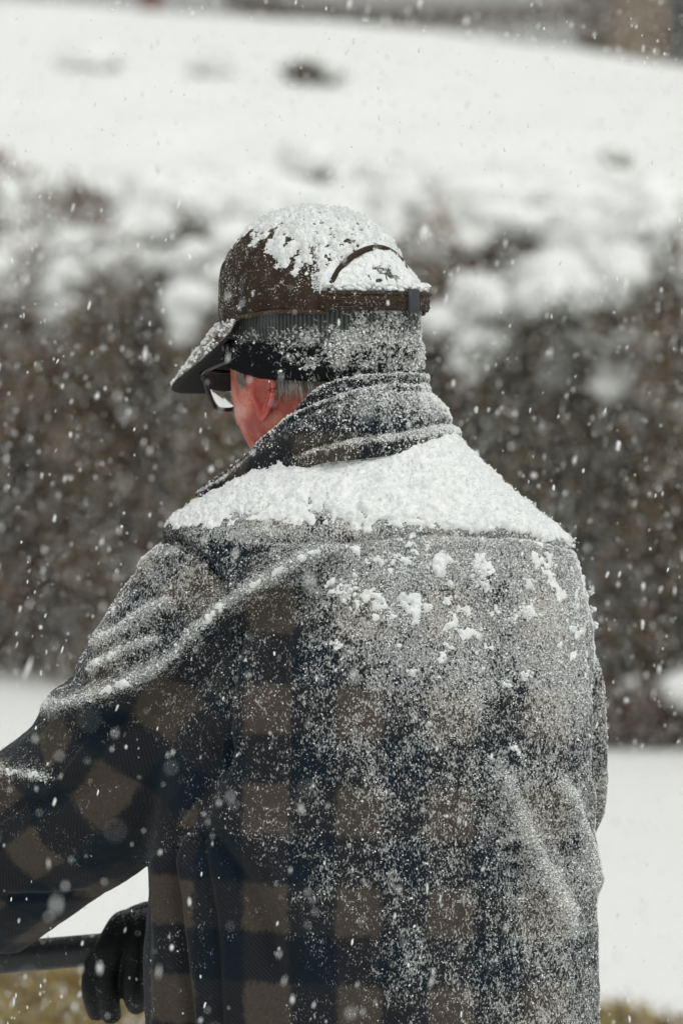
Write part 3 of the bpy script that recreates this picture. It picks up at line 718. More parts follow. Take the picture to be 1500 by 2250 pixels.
fold([(230, 1400), (300, 1330), (360, 1290)], 14, -.006)
fold([(290, 1245), (345, 1222), (400, 1205)], 18, .006, .3)
fold([(330, 1185), (390, 1190), (440, 1225), (480, 1275), (507, 1305)], 11, -.010, 0, False)
fold([(-40, 1690), (20, 1700), (80, 1706), (130, 1712)], 26, .012, .5)
fold([(-40, 1760), (60, 1765), (160, 1740), (260, 1690)], 26, -.009)
fold([(0, 1850), (120, 1850), (240, 1800), (340, 1720)], 34, .006)
fold([(20, 1975), (110, 1975), (190, 1968)], 9, -.006, 0, False)
fold([(517, 1330), (514, 1450), (505, 1560), (488, 1690)], 10, -.007, 0, False)
fold([(540, 1340), (540, 1450), (530, 1560), (512, 1690)], 16, .004, 0)
fold([(500, 1600), (450, 1720), (400, 1820), (350, 1870)], 36, -.016)
fold([(420, 1790), (470, 1860), (540, 1950), (590, 2060), (600, 2180)], 26, -.012)
fold([(520, 1800), (580, 1900), (640, 2020), (650, 2160)], 40, .008)
fold([(345, 1890), (352, 2050), (350, 2300)], 13, .008, 0, False)
fold([(372, 1870), (392, 2050), (420, 2300)], 12, -.011, 0, False)
fold([(398, 1850), (425, 2050), (448, 2300)], 13, .009, 0, False)
fold([(430, 1850), (465, 2020), (480, 2300)], 14, -.009, 0, False)
fold([(1090, 1670), (1130, 1770), (1180, 1890), (1235, 2000), (1260, 2080)], 24, .012, .50)
fold([(1050, 1720), (1100, 1850), (1160, 1980), (1180, 2080)], 26, -.010)
fold([(1225, 1700), (1262, 1790), (1292, 1890), (1305, 1980)], 18, .012, .50)
fold([(1200, 1760), (1240, 1880), (1275, 1990)], 16, -.005)
fold([(1288, 1340), (1303, 1480), (1308, 1620), (1302, 1760)], 9, -.010, 0)
fold([(770, 1230), (690, 1290), (640, 1360), (610, 1450), (600, 1560)], 30, -.011)
fold([(760, 1260), (720, 1350), (700, 1460), (720, 1600)], 40, .006)
fold([(880, 1230), (860, 1350), (850, 1500)], 45, .004, .1)
fold([(930, 1480), (960, 1700), (1000, 1950), (1040, 2250)], 50, -.007)
fold([(800, 1600), (830, 1800), (880, 2020), (900, 2250)], 44, .008, .16, False)
fold([(1080, 1260), (1095, 1350), (1085, 1480), (1100, 1620)], 34, -.005)
fold([(560, 1185), (700, 1196), (780, 1188), (900, 1174), (1050, 1176), (1160, 1184), (1258, 1204)], 7, -.006, 0, False)
fold([(900, 1192), (1050, 1194), (1200, 1206)], 12, .003, .05)
dis += back * .010 * (fbm(V, 9, 3, 61) - .5) + .004 * (fbm(V, 28, 3, 62) - .5)
V = V + N * dis[:, None]
set_co(me, V); N = nor(me); Q = proj(V)
# which cloth each vertex belongs to: trunk or left sleeve
axL = catmull(LA, 60)
dl = np.linalg.norm(V[:, None, :] - axL[None], axis=2); near = dl.argmin(1); dmin = dl.min(1)
seam = np.interp(Q[:, 1], [1100, 1185, 1230, 1300, 1450, 1690, 1850, 1900], [300, 335, 445, 505, 514, 488, 365, 250])
is_slv = (Q[:, 0] < seam) & (dmin < .16) & (Q[:, 1] < 2150)
PIT = .1075
run = np.concatenate([[0], np.cumsum(np.linalg.norm(np.diff(axL, axis=0), axis=1))])
T = np.gradient(axL, axis=0); T /= np.linalg.norm(T, axis=1)[:, None]
ua = np.cross(T, np.array([0, 0, 1.0])); ua /= np.linalg.norm(ua, axis=1)[:, None]; va = np.cross(T, ua)
rv = V - axL[near]; tproj = (rv * T[near]).sum(1)
s_u = (run[near] + tproj) / PIT
s_v = np.arctan2((rv * va[near]).sum(1), (rv * ua[near]).sum(1)) * .100 / PIT
cxm = .03
th = np.arctan2(V[:, 0] - cxm, -(V[:, 1] - .01))
# trunk: arc length round the body against height, pulled askew by the folds
t_u = (V[:, 0] - cxm) * .82 + th * .045
t_u = t_u / PIT + .012 * np.sin(V[:, 2] * 14)
t_v = (V[:, 2] + .03 * V[:, 0]) / PIT
q0 = P(592, 1775, -.12)
u0 = ((q0[0] - cxm) * .82 + math.atan2(q0[0] - cxm, .13) * .045) / PIT; v0 = (q0[2] + .03 * q0[0]) / PIT
uvt = np.stack([t_u - u0, t_v - v0], 1)
i0 = np.argmin(((Q - np.array([225, 1750])) ** 2).sum(1) + 1e6 * (N[:, 1] > 0))
uvs = np.stack([s_u - s_u[i0], s_v - s_v[i0]], 1)
# make the value at the anchor fall in the middle of a tan square (band() is 1 away from .5)
lv = np.empty(len(me.loops), np.int32); me.loops.foreach_get('vertex_index', lv)
lp = np.repeat(np.arange(len(me.polygons)), [p.loop_total for p in me.polygons])
pc = np.zeros(len(me.polygons)); np.add.at(pc, lp, is_slv[lv].astype(float)); cnt = np.bincount(lp)
fs = (pc / cnt) > .5
uv = np.where(fs[lp][:, None], uvs[lv], uvt[lv])
lay = me.uv_layers.new(name='plaid'); lay.data.foreach_set('uv', uv.astype(np.float32).ravel())
# how much snow has stuck to each spot of the cloth (wind from the right)
x_, y_ = Q[:, 0], Q[:, 1]
big = fbm(V, 13, 3, 71); med = fbm(V, 40, 3, 72)
diag = sstep(-330, 420, (x_ - 640) * .80 - (y_ - 1620) * .42)          # bare at lower left, dusted toward the right
trunk = .05 + .57 * diag
trunk += .22 * np.exp(-((x_ - 1080) / 230) ** 2 - ((y_ - 1340) / 140) ** 2) + .12 * np.exp(-((x_ - 1250) / 90) ** 2 - ((y_ - 1400) / 220) ** 2)
trunk += .16 * np.exp(-((y_ - 1215) / 60) ** 2) * sstep(560, 760, x_)
trunk -= .22 * np.exp(-((x_ - 1090) / 26) ** 2 - ((y_ - 1310) / 50) ** 2) + .18 * np.exp(-((x_ - 1110) / 45) ** 2 - ((y_ - 1560) / 90) ** 2)
trunk -= .30 * np.exp(-((x_ - 620) / 70) ** 2 - ((y_ - 1400) / 110) ** 2)
slv = .05 + .36 * sstep(60, -190, (y_ - np.interp(x_, [0, 110, 290, 400, 520], [1640, 1570, 1520, 1450, 1330]))) + .10 * sstep(1700, 1500, y_)
slv *= sstep(2000, 1560, y_) * .9 + .1
den = np.where(is_slv, slv, trunk)
yoke_edge = np.interp(x_, [320, 345, 420, 520, 640, 760, 900, 1050, 1160, 1270, 1330], [1150, 1158, 1165, 1165, 1165, 1180, 1172, 1176, 1184, 1202, 1215])
yoke = sstep(14, -40, y_ - yoke_edge + 60 * (med - .5)) * sstep(-.35, -.05, -N[:, 1] + .4 * N[:, 2])
den = np.maximum(den, yoke * 1.0)
taper_ = np.interp(x_, [320, 420, 560, 760, 900, 1300], [-8, -4, 34, 28, 4, 0])
ythick = sstep(34, -50, y_ - (yoke_edge - taper_) + 95 * (fbm(V, 48, 4, 73) - .5))
den = np.maximum(den, .92 * np.exp(-((x_ - 580) / 190) ** 2 - ((y_ - 1172) / 42) ** 2) * (~is_slv))
den += ridge * (.62 + .5 * big) + .36 * (big - .5) + .26 * (med - .5) + .10 * np.clip(N[:, 2], -1, 1)
den += .6 * crest * (.6 + .8 * med)
den *= sstep(.6, -.1, N[:, 1] - .8 * np.clip(N[:, 2], 0, 1))            # little of it on the sheltered front
den = np.clip(den, 0, 1)
attr(me, 'snow', den * .98)
jacket = obj('jacket', me, M_PLAID, man)
J_ME, J_DEN = me, den
# thick snow lying on the yoke and in clumps on the upper back
clump = .85 * sstep(.47, .70, fbm(V, 75, 5, 81)) * sstep(.28, .52, fbm(V, 22, 2, 82)) * np.clip(.9 * np.exp(-((x_ - 1080) / 250) ** 2 - ((y_ - 1350) / 150) ** 2) + .45 * np.exp(-((x_ - 960) / 330) ** 2 - ((y_ - 1260) / 80) ** 2), 0, 1)
crack = np.abs(fbm(V, 16, 3, 91) - .5); crack = 1 - .9 * sstep(.020, .004, crack) * sstep(1060, 1120, y_) * sstep(1000, 850, x_)
mask = np.clip(yoke * ythick * crack * sstep(.15, .6, den + .3) + .8 * clump + .42 * crest * sstep(.38, .62, fbm(V, 75, 4, 75)), 0, 1)
mask *= sstep(.5, .0, N[:, 1] - N[:, 2])
snow_layer('lying_snow', me, mask, .0062, .0034, jacket, M_SNOW, 3, 1, 60, 26000)
# loose grains
p, nn, dd = scatter(me, np.clip(den - .03, 0, 1) ** 1.7 * (1 - .75 * sstep(.5, .9, mask)), 260000)
cl = .55 * vnoise(p, 330, 7) + .35 * vnoise(p, 120, 8) + .10 * vnoise(p, 40, 9)
k = cl > (.62 - .26 * dd); p, nn, dd = p[k], nn[k], dd[k]
k = rng.uniform(size=len(p)) < min(1.0, 34000 / len(p)); p, nn, dd = p[k], nn[k], dd[k]
sz = rng.gamma(3.0, .00014, len(p)) + .00026
pv, pf = grains(p + nn * (sz * .5)[:, None], sz)
obj('snow_grains', mesh_np('snow_grains', pv, pf, False), M_GRAIN, jacket, 'stuff')
# a few larger stuck crumbs and the ragged crest at the right shoulder
cs, rs = [], []
for cx_, cy_, r_ in [(770, 1300, .010), (755, 1312, .007), (1262, 1192, .009), (1270, 1193, .006), (1300, 1305, .006), (1302, 1340, .005), (1308, 1372, .005), (1108, 1500, .006), (1150, 1485, .005), (905, 1480, .005), (1130, 1640, .005), (862, 1230, .008), (1050, 1270, .010), (1068, 1290, .009), (1090, 1345, .010), (1120, 1365, .011), (1150, 1350, .009), (1040, 1250, .008), (735, 1420, .006), (600, 1012, .006)]:
    d2 = ((Q - np.array([cx_, cy_])) ** 2).sum(1) + 1e5 * (N[:, 1] > .25); i = d2.argmin()
    for m_ in range(int(30 + 4000 * r_)):
        cs.append(V[i] + N[i] * r_ * .1 + rng.normal(0, r_ * .5, 3) * np.array([1, 1, .8])); rs.append(rng.gamma(2.5, .00042) + .0003)
pv, pf = grains(np.array(cs), np.array(rs), None, None, ICO1)
obj('snow_crumbs', mesh_np('snow_crumbs', pv, pf), M_SNOW, jacket, 'stuff')

# ---- collar: stand-up collar swept round the neck, with an inner fleece collar
def collar(name, top, bot, rows, bulge, thick, mat, dens, seed):
    n = 150
    tp, bt = catmull(top, n), catmull(bot, n)
    cen = P(770, 940, .06); tt = np.linspace(0, 1, rows)
    out = (tp + bt) / 2 - cen; out[:, 2] = 0; out /= np.linalg.norm(out, axis=1)[:, None]
    V = np.empty((n, rows, 3))
    for j, s in enumerate(tt):
        V[:, j] = bt * (1 - s) + tp * s + out * np.broadcast_to(bulge(s, np.linspace(0, 1, n)), (n,))[:, None]
    V = V.reshape(-1, 3)
    V += .006 * (fbm(V, 22, 3, seed)[:, None] - .5) * np.repeat(out, rows, 0)
    me = baked(mesh_np(name, V, grid_faces(n, rows)[:, ::-1]), [('SOLIDIFY', dict(thickness=thick, offset=-1.0)), ('SUBSURF', dict(levels=1))])
    v, nn = co(me), nor(me); q = proj(v)
    d = dens(q, v, nn); attr(me, 'snow', d)
    lay = me.uv_layers.new(name='plaid'); lv = np.empty(len(me.loops), np.int32); me.loops.foreach_get('vertex_index', lv)
    a = np.arctan2(v[:, 0] - cen[0], -(v[:, 1] - cen[1]))
    lay.data.foreach_set('uv', np.stack([a * .095 / PIT + .2, v[:, 2] / PIT * 1.0 + .35], 1)[lv].astype(np.float32).ravel())
    o = obj(name, me, mat, jacket); return o, me, d
top = [P(620, 1000, .20), P(720, 930, .21), P(810, 880, .195), P(880, 856, .15), P(925, 847, .095), P(932, 845, .05), P(905, 843, -.012), P(850, 846, -.040), P(785, 858, -.053), P(725, 876, -.056), P(675, 893, -.050), P(635, 912, -.034), P(590, 950, -.004), P(545, 993, .012), P(492, 1036, .035), P(434, 1074, .06)]
bot = [P(620, 1075, .235), P(740, 1060, .25), P(860, 1030, .23), P(950, 995, .18), P(1000, 965, .115), P(1006, 962, .05), P(975, 972, -.015), P(900, 994, -.052), P(810, 1008, -.068), P(730, 1016, -.070), P(665, 1030, -.058), P(610, 1047, -.032), P(560, 1064, -.012), P(520, 1082, .010), P(482, 1098, .035), P(444, 1104, .058)]
def bulge_main(s, u):
    bk = sstep(.2, .35, u) * (1 - sstep(.62, .78, u)); w_ = s + .10 * np.sin(u * 9.0) * .6
    g = lambda c_, k_: np.exp(-((w_ - c_) / k_) ** 2)
    return .005 * math.sin(math.pi * s) + .003 * g(.96, .05) - .0025 * g(.86, .05) * bk + .002 * g(.60, .16) - .0065 * g(.27, .05) * bk + .004 * g(.12, .1) * bk
def dens_main(q, v, nn):
    d = .06 + .30 * sstep(600, 860, q[:, 0]) + .50 * np.clip(nn[:, 2], 0, 1) + .45 * (fbm(v, 30, 3, 41) - .5) + .22 * sstep(880, 980, q[:, 0])
    edge = np.interp(q[:, 0], [430, 500, 560, 640, 720, 860, 940], [1082, 1040, 985, 908, 878, 846, 846])
    d += .5 * np.exp(-((q[:, 1] - edge) / 7) ** 2)
    return np.clip(d, 0, .92) * sstep(.75, .1, nn[:, 1])
c_main, me_c, d_c = collar('collar', top, bot, 28, bulge_main, .005, M_PLAID, dens_main, 101)
topi = [P(700, 900, .17), P(800, 850, .165), P(880, 828, .12), P(925, 822, .075), P(925, 820, .035), P(880, 815, -.022), P(810, 819, -.040), P(750, 828, -.047), P(705, 846, -.043), P(676, 870, -.030), P(652, 905, .0), P(640, 940, .02)]
boti = [P(700, 960, .18), P(800, 920, .18), P(880, 900, .14), P(932, 890, .08), P(935, 890, .035), P(890, 895, -.024), P(815, 905, -.044), P(750, 915, -.050), P(705, 930, -.044), P(676, 940, -.03), P(655, 960, -.002), P(645, 985, .02)]
def dens_in(q, v, nn): return np.clip(.30 + .2 * sstep(700, 860, q[:, 0]) + .4 * np.clip(nn[:, 2], 0, 1) + .5 * (fbm(v, 40, 3, 43) - .5), 0, .8) * sstep(.75, .1, nn[:, 1])
c_in, me_i, d_i = collar('inner_collar', topi, boti, 16, lambda s, u: .005 * math.sin(math.pi * s) + .006 * np.exp(-((s - .9) / .1) ** 2), .006, M_INNER, dens_in, 103)
gp = []
for m_, d_, n_, pw in ((me_c, d_c, 21000, 1.3), (me_i, d_i, 7000, 1.2)):
    p, nn, dd = scatter(m_, d_ ** pw, n_); cl = .6 * vnoise(p, 330, 7) + .4 * vnoise(p, 110, 8); k = cl > (.64 - .30 * dd); gp.append((p[k], nn[k]))
for (p, nn), par in zip(gp, (jacket, jacket)):
    sz = rng.gamma(3.0, .00015, len(p)) + .00024; pv, pf = grains(p + nn * (sz * .5)[:, None], sz)
    obj('snow_grains', mesh_np('snow_grains', pv, pf, False), M_GRAIN, par, 'stuff')

# ---- knitted hat under the cap
def ring_dir(a): return np.outer(np.cos(a), fh) + np.outer(np.sin(a), lh)
na, nr = 220, 70
A = np.linspace(0, 2 * math.pi, na, endpoint=False)
HC = P(709, 760, .072)
af, al = .1165, .0975
V = np.empty((na, nr, 3))
zlow = P(690, 826, 0)[2]
for j in range(nr):
    s = j / (nr - 1)
    if s < .62:
        q = s / .62; rr = 1 + .012 * math.sin(q * math.pi) - .02 * q; z = zlow + q * .100
    else:
        q = (s - .62) / .38 * math.pi / 2; rr = .98 * math.cos(q) ** .85 * (1 - .12 * math.sin(min(1, q * 2) * math.pi / 2)) if q < math.pi / 2 - 1e-6 else .002; z = zlow + .100 + .066 * math.sin(q)
    d = ring_dir(A)
    base = (1 - min(1, s / .5)) * (np.where(np.cos(A) > 0, .020 * np.cos(A), .004 * np.cos(A)) - .002 * np.sin(A))
    V[:, j] = HC[None] * np.array([1, 1, 0]) + rr * (af * np.outer(np.cos(A), fh) + al * np.outer(np.sin(A), lh)) + np.outer(z + base, [0, 0, 1.0])
V = V.reshape(-1, 3)
F = grid_faces(na, nr, True)
nrm_out = V - HC; nrm_out /= np.linalg.norm(nrm_out, axis=1)[:, None]
band_ = np.clip((V[:, 2] - zlow) / .14, 0, 1)
V += nrm_out * (.0035 * sstep(.275, .245, band_) - .002 * np.exp(-((band_ - .28) / .02) ** 2) + .006 * (fbm(V, 25, 3, 111) - .5) + .0025 * (fbm(V, 80, 2, 112) - .5))[:, None]
me = baked(mesh_np('knit_hat', V, F), [('SOLIDIFY', dict(thickness=.004, offset=-1.0))])
v, nn = co(me), nor(me); q = proj(v)
u_ = np.arctan2((v - HC) @ lh, (v - HC) @ fh) / (2 * math.pi)
zz = (v[:, 2] - zlow) / .14
loop_v = np.empty(len(me.loops), np.int32); me.loops.foreach_get('vertex_index', loop_v)
lp = np.repeat(np.arange(len(me.polygons)), [p.loop_total for p in me.polygons])
uu = u_[loop_v]; mx = np.full(len(me.polygons), -9.0); np.maximum.at(mx, lp, uu); uu = np.where((mx[lp] - uu) > .5, uu + 1, uu)
lay = me.uv_layers.new(name='plaid'); lay.data.foreach_set('uv', np.stack([uu, zz[loop_v]], 1).astype(np.float32).ravel())
d = .18 + .42 * sstep(560, 900, q[:, 0]) + .35 * np.exp(-((q[:, 1] - 745) / 18) ** 2) * sstep(500, 560, q[:, 0]) + 1.25 * (fbm(v, 55, 4, 113) - .5) + .25 * np.exp(-((q[:, 0] - 495) / 16) ** 2 - ((q[:, 1] - 770) / 25) ** 2)
d += .25 * np.exp(-((q[:, 1] - 785) / 22) ** 2) * sstep(600, 680, q[:, 0])
d -= .30 * np.exp(-((q[:, 1] - 800) / 16) ** 2) * sstep(640, 560, q[:, 0]) + .45 * sstep(722, 708, q[:, 1]) * sstep(760, 700, q[:, 0]) + .25 * sstep(800, 818, q[:, 1])
d = np.where(zz > .60, .88 + .3 * (fbm(v, 60, 3, 114) - .5), d)                       # what lies in the opening of the cap
d -= np.where(zz > .60, .85 * sstep(.40, .62, fbm(v, 120, 3, 115)) * np.exp(-((q[:, 0] - 838) / 46) ** 2 - ((q[:, 1] - 608) / 20) ** 2), 0)
hat_in = np.where((zz > .60) & (q[:, 0] > 700), np.clip((d - .45) * 2.2, 0, 1), 0) * ((nn * (v - HC)).sum(1) > 0)
d = np.clip(d, 0, .95) * sstep(.8, .2, nn[:, 1] - .8 * np.clip(nn[:, 2], 0, 1)); attr(me, 'snow', d * .9)
hat = obj('knit_hat', me, M_KNIT, man)
snow_layer('lying_snow', me, hat_in, .0030, .0026, hat, M_SNOW, 23, 1, 110, 5000)
p, pn, dd = scatter(me, d ** 1.4, 24000); cl = .5 * vnoise(p, 300, 7) + .5 * vnoise(p, 110, 8); k = cl > (.66 - .28 * dd); p, pn = p[k], pn[k]
sz = rng.gamma(3.0, .00019, len(p)) + .00026; pv, pf = grains(p + pn * (sz * rng.uniform(.3, 1.8, len(p)))[:, None], sz)
obj('snow_grains', mesh_np('snow_grains', pv, pf, False), M_GRAIN, hat, 'stuff')

# ---- cap: six-panel crown with the arched opening, strap and buckle at the back, curved brim at the front
CC = P(707, 690, .072)
ca, cl_ = .1235, .1035
na, nr = 300, 90
def crown_pt(a, s):
    """a: angle from the front, s: 0 at the edge .. 1 at the button"""
    a = np.asarray(a, float); s = np.asarray(s, float)
    h = s; e_ = 2.35
    g = np.clip(1 - np.clip(np.sin(h * math.pi / 2), 0, 1) ** e_, 0, 1) ** (1 / e_)
    H_ = .116
    lean = -.020 * np.sin(h * math.pi / 2) * np.clip(-np.cos(a), 0, 1) * 0
    g = g * (1 - .20 * np.clip(-np.cos(a), 0, 1) * sstep(0, .26, h))
    base = -.013 * np.clip(np.cos(a), -.2, 1) + .001 * np.sin(a)
    z = CC[2] + H_ * np.sin(h * math.pi / 2) ** .95 + base * (1 - np.sin(h * math.pi / 2))
    off = -.007 * np.sin(h * math.pi / 2)
    r = (ca * np.cos(a) * g)[..., None] * fh + (cl_ * np.sin(a) * g)[..., None] * lh
    out = CC + r; out[..., 2] = z; out[..., 0] += off
    return out
A2, S2 = np.meshgrid(np.linspace(0, 2 * math.pi, na, endpoint=False), np.linspace(0, .997, nr), indexing='ij')
V = crown_pt(A2, S2).reshape(-1, 3)
nrm_ = V - (CC + np.array([0, 0, .02])); nrm_ /= np.linalg.norm(nrm_, axis=1)[:, None]
seam_a = np.array([0, 1, 2, 3, 4, 5]) * math.pi / 3 + 0
dd_ = np.min(np.abs((A2.ravel()[:, None] - seam_a[None] + math.pi) % (2 * math.pi) - math.pi), axis=1) * np.cos(S2.ravel() * math.pi / 2) * .11
V += nrm_ * (.0030 * np.exp(-(dd_ / .0045) ** 2) - .0024 * np.exp(-(dd_ / .0013) ** 2) + .010 * (fbm(np.stack([np.cos(A2.ravel()), np.sin(A2.ravel()), S2.ravel() * .55], 1), 5.5, 3, 121) - .5) * (1 - S2.ravel()) + .006 * (fbm(V, 24, 3, 123) - .5) * (1 - S2.ravel()) + .0025 * (fbm(V, 50, 3, 122) - .5))[:, None]
da = np.abs((A2 - math.pi + math.pi) % (2 * math.pi) - math.pi); da = np.abs(A2 - math.pi)
arch_h = .40; arch_w = math.radians(50)
def arch_in(a, s): return (np.abs(a - math.pi) / arch_w) ** 2 + (s / arch_h) ** 2 < 1
F = grid_faces(na, nr, True)
inside = arch_in(A2, S2).ravel()
F = F[~inside[F].all(1)]
me = baked(mesh_np('crown', V, F), [('SOLIDIFY', dict(thickness=.0025, offset=-1.0))])
v, nn = co(me), nor(me); q = proj(v)
edge = np.interp(q[:, 0], [470, 500, 540, 580, 620, 680, 740, 770, 820, 900, 950], [500, 528, 512, 548, 575, 590, 602, 590, 560, 610, 640])
d = sstep(40, -40, q[:, 1] - edge - 110 * (fbm(v, 60, 4, 131) - .5)) * sstep(-.2, .15, nn[:, 2])
d -= .85 * sstep(.46, .66, fbm(v, 70, 4, 132)) * np.exp(-((q[:, 0] - 680) / 120) ** 2 - ((q[:, 1] - 525) / 40) ** 2)
d -= .8 * np.exp(-((q[:, 0] - 590 - (520 - q[:, 1]) * .8) / 9) ** 2) * sstep(470, 500, q[:, 1])
aang = np.arctan2((v - CC) @ lh / cl_, (v - CC) @ fh / ca) % (2 * math.pi); shgt = np.arcsin(np.clip((v[:, 2] - CC[2]) / .116, 0, 1)) / (math.pi / 2)
ar = np.sqrt((np.abs(aang - math.pi) / arch_w) ** 2 + (shgt / arch_h) ** 2)
d *= sstep(1.09, 1.20, ar + .12 * (fbm(v, 70, 3, 134) - .5))
d *= .40 + .60 * sstep(.34, .58, fbm(v, 170, 3, 135) + .22 * (fbm(v, 40, 2, 136) - .5))
d = np.clip(d, 0, 1)
lo_ = np.clip(.10 + .25 * (fbm(v, 60, 3, 133) - .5) + .22 * sstep(560, 500, q[:, 0]), 0, 1) * sstep(.75, .1, nn[:, 1])
attr(me, 'snow', np.maximum(d * .95, lo_))
cap = obj('cap', me, M_CAP, man)
snow_layer('lying_snow', me, np.where((nn * (v - CC)).sum(1) > 0, d, 0), .0032, .0034, cap, M_SNOW, 17, 1, 110, 12000, CC)
p, pn, dd = scatter(me, np.clip(np.maximum(d, lo_ * .45), 0, 1), 16000); k = (pn * (p - CC)).sum(1) > 0; p, pn, dd = p[k], pn[k], dd[k]
cl = .6 * vnoise(p, 260, 7) + .4 * vnoise(p, 90, 8); k = cl > (.66 - .25 * dd); p, pn, dd = p[k], pn[k], dd[k]
sz = rng.gamma(3.0, .00014, len(p)) + .0002; pv, pf = grains(p + pn * (.0045 * sstep(.2, 1, dd) * rng.uniform(.6, 1.3, len(p)))[:, None], sz)
obj('snow_grains', mesh_np('snow_grains', pv, pf, False), M_GRAIN, cap, 'stuff')
def zero_snow(me, val=0.0): attr(me, 'snow', np.full(len(me.vertices), val)); return me
# piping round the arch and along the lower edge, button on top
aa = np.linspace(0, math.pi, 60); pa = crown_pt(math.pi + arch_w * np.cos(aa), arch_h * np.sin(aa))
V, F = tube(pa + (pa - CC) / np.linalg.norm(pa - CC, axis=1)[:, None] * .0030, .0036, 8); obj('arch_piping', zero_snow(mesh_py('arch_piping', V, F), .04), M_CAP, cap)
aa = np.linspace(-(math.pi - arch_w), math.pi - arch_w, 160); pa = crown_pt(aa, 0 * aa); o_ = pa - CC; o_[:, 2] = 0; o_ /= np.linalg.norm(o_, axis=1)[:, None]
V, F = tube(pa + o_ * .001 - np.array([0, 0, .001]), .0026, 8); obj('edge_piping', zero_snow(mesh_py('edge_piping', V, F), .12), M_CAPEDGE, cap)
V, F = blobs([crown_pt(np.array([0.]), np.array([1.]))[0]], [.007], .6, 3, .05); obj('button', zero_snow(mesh_np('button', V, F), .9), M_CAP, cap)
# strap bridging the opening
def strap_band(a0, a1, zlo, zhi, outw, th, n=50):
    a = np.linspace(a0, a1, n); p0 = crown_pt(a, 0 * a); o_ = p0 - CC; o_[:, 2] = 0; o_ /= np.linalg.norm(o_, axis=1)[:, None]
    prof = [(outw, zlo), (outw + th, zlo + .0015), (outw + th * 1.15, (zlo + zhi) / 2), (outw + th, zhi - .0015), (outw, zhi), (outw - .0005, (zlo + zhi) / 2)]
    R = [[p0[i] + o_[i] * x + np.array([0, 0, z]) for (x, z) in prof] for i in range(n)]
    return rings_closed(R)
V, F = strap_band(math.pi - arch_w - .06, math.pi + arch_w + .06, .001, .0225, .0012, .003); st = zero_snow(mesh_py('strap', V, F), .22); strap = obj('strap', st, M_CAP, cap)
for zl in (.004, .0115, .0185):
    V, F = strap_band(math.pi - arch_w, math.pi + arch_w, zl, zl + .0016, .0042, .0011); obj('stitching', zero_snow(mesh_py('stitching', V, F), .1), M_CAPEDGE, cap)
V, F = strap_band(math.pi - .02, math.pi + .14, -.001, .0255, .0045, .0035, 8); obj('buckle', mesh_py('buckle', V, F), M_TRIM, cap)
# snow lying on the ledge of the strap
a = np.linspace(math.pi - arch_w, math.pi + arch_w, 60); pl = crown_pt(a, 0 * a) + np.array([0, 0, .023]); o_ = pl - CC; o_[:, 2] = 0; o_ /= np.linalg.norm(o_, axis=1)[:, None]
cs = [pl[i] - o_[i] * rng.uniform(-.001, .012) + np.array([0, 0, rng.uniform(0, .007)]) for i in range(60) for _ in range(4)]
V, F = blobs(cs, rng.uniform(.0018, .0046, len(cs)), .75, 9, .8); obj('snow_ledge', mesh_np('snow_ledge', V, F), M_SNOW, cap, 'stuff')
# brim
nb, nt_ = 60, 24
V = np.empty((nb, nt_, 3))
for i, s in enumerate(np.linspace(-1, 1, nb)):
    al_ = s * math.radians(74)
    r0 = crown_pt(np.array([al_]), np.array([.0]))[0]
    Ln = .078 * math.sqrt(max(0, 1 - abs(s) ** 2.6)) + .002
    for j, tq in enumerate(np.linspace(0, 1, nt_)):
        pnt = r0 + fh * Ln * tq * .92 + lh * (.010 * s * tq)
        pnt = pnt + np.array([0, 0, -.86 * Ln * tq - .010 * (abs(s) ** 2) * tq * .9 - .005 * tq * tq - .003])
        V[i, j] = pnt
me = baked(mesh_np('brim', V.reshape(-1, 3), grid_faces(nb, nt_)), [('SOLIDIFY', dict(thickness=.0045, offset=0.0)), ('SUBSURF', dict(levels=1))])
v, nn = co(me), nor(me)
d = sstep(.25, .6, nn[:, 2]) * sstep(.40, .50, fbm(v, 40, 3, 141) + .12)
attr(me, 'snow', np.clip(d * .9 + .12 * (nn[:, 2] > -.2), 0, 1))
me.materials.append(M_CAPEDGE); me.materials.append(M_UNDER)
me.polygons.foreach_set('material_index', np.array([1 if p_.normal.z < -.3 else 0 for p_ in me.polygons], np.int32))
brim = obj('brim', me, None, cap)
p, pn, dd = scatter(me, d, 5200); sz = rng.uniform(.0008, .0030, len(p)); pv, pf = blobs(list((p + pn * .001)[:900]), rng.uniform(.0010, .0026, 900), .8, 13, .8, ico(1))
obj('brim_snow', mesh_np('brim_snow', pv, pf), M_SNOW, cap, 'stuff')

# ---- hair at the temple and behind the ear
def strands(starts, dirs, lens, curl, rad):
    parts = []
    for p0, d0, L in zip(starts, dirs, lens):
        pts = [p0]; d = d0 / np.linalg.norm(d0)
        for s in range(6):
            d = d + curl * np.array([0, 0, -1]) * .2 + rng.normal(0, .05, 3); d /= np.linalg.norm(d)
            pts.append(pts[-1] + d * L / 6)
        parts.append(tube(pts, np.linspace(rad, rad * .5, 7), 3))
    return merge(parts)
st_, di_, le_ = [], [], []
for k in range(1500):                                             # behind the ear
    f = rng.uniform(-.080, -.030); a = f / .099
    l = .079 * math.sqrt(max(.05, 1 - a * a)) + .0045 + rng.uniform(0, .005)
    u = rng.uniform(-.004, .030)
    st_.append(head(f, l, u)[0]); di_.append(-.9 * u3 + f3 * rng.normal(-.10 + .28 * (f > -.04), .16) + lh * rng.normal(.02, .1)); le_.append(rng.uniform(.018, .046) * (1.0 if f > -.05 else 1.2))
V1 = strands(st_, di_, le_, .05, .00030)
st_, di_, le_ = [], [], []
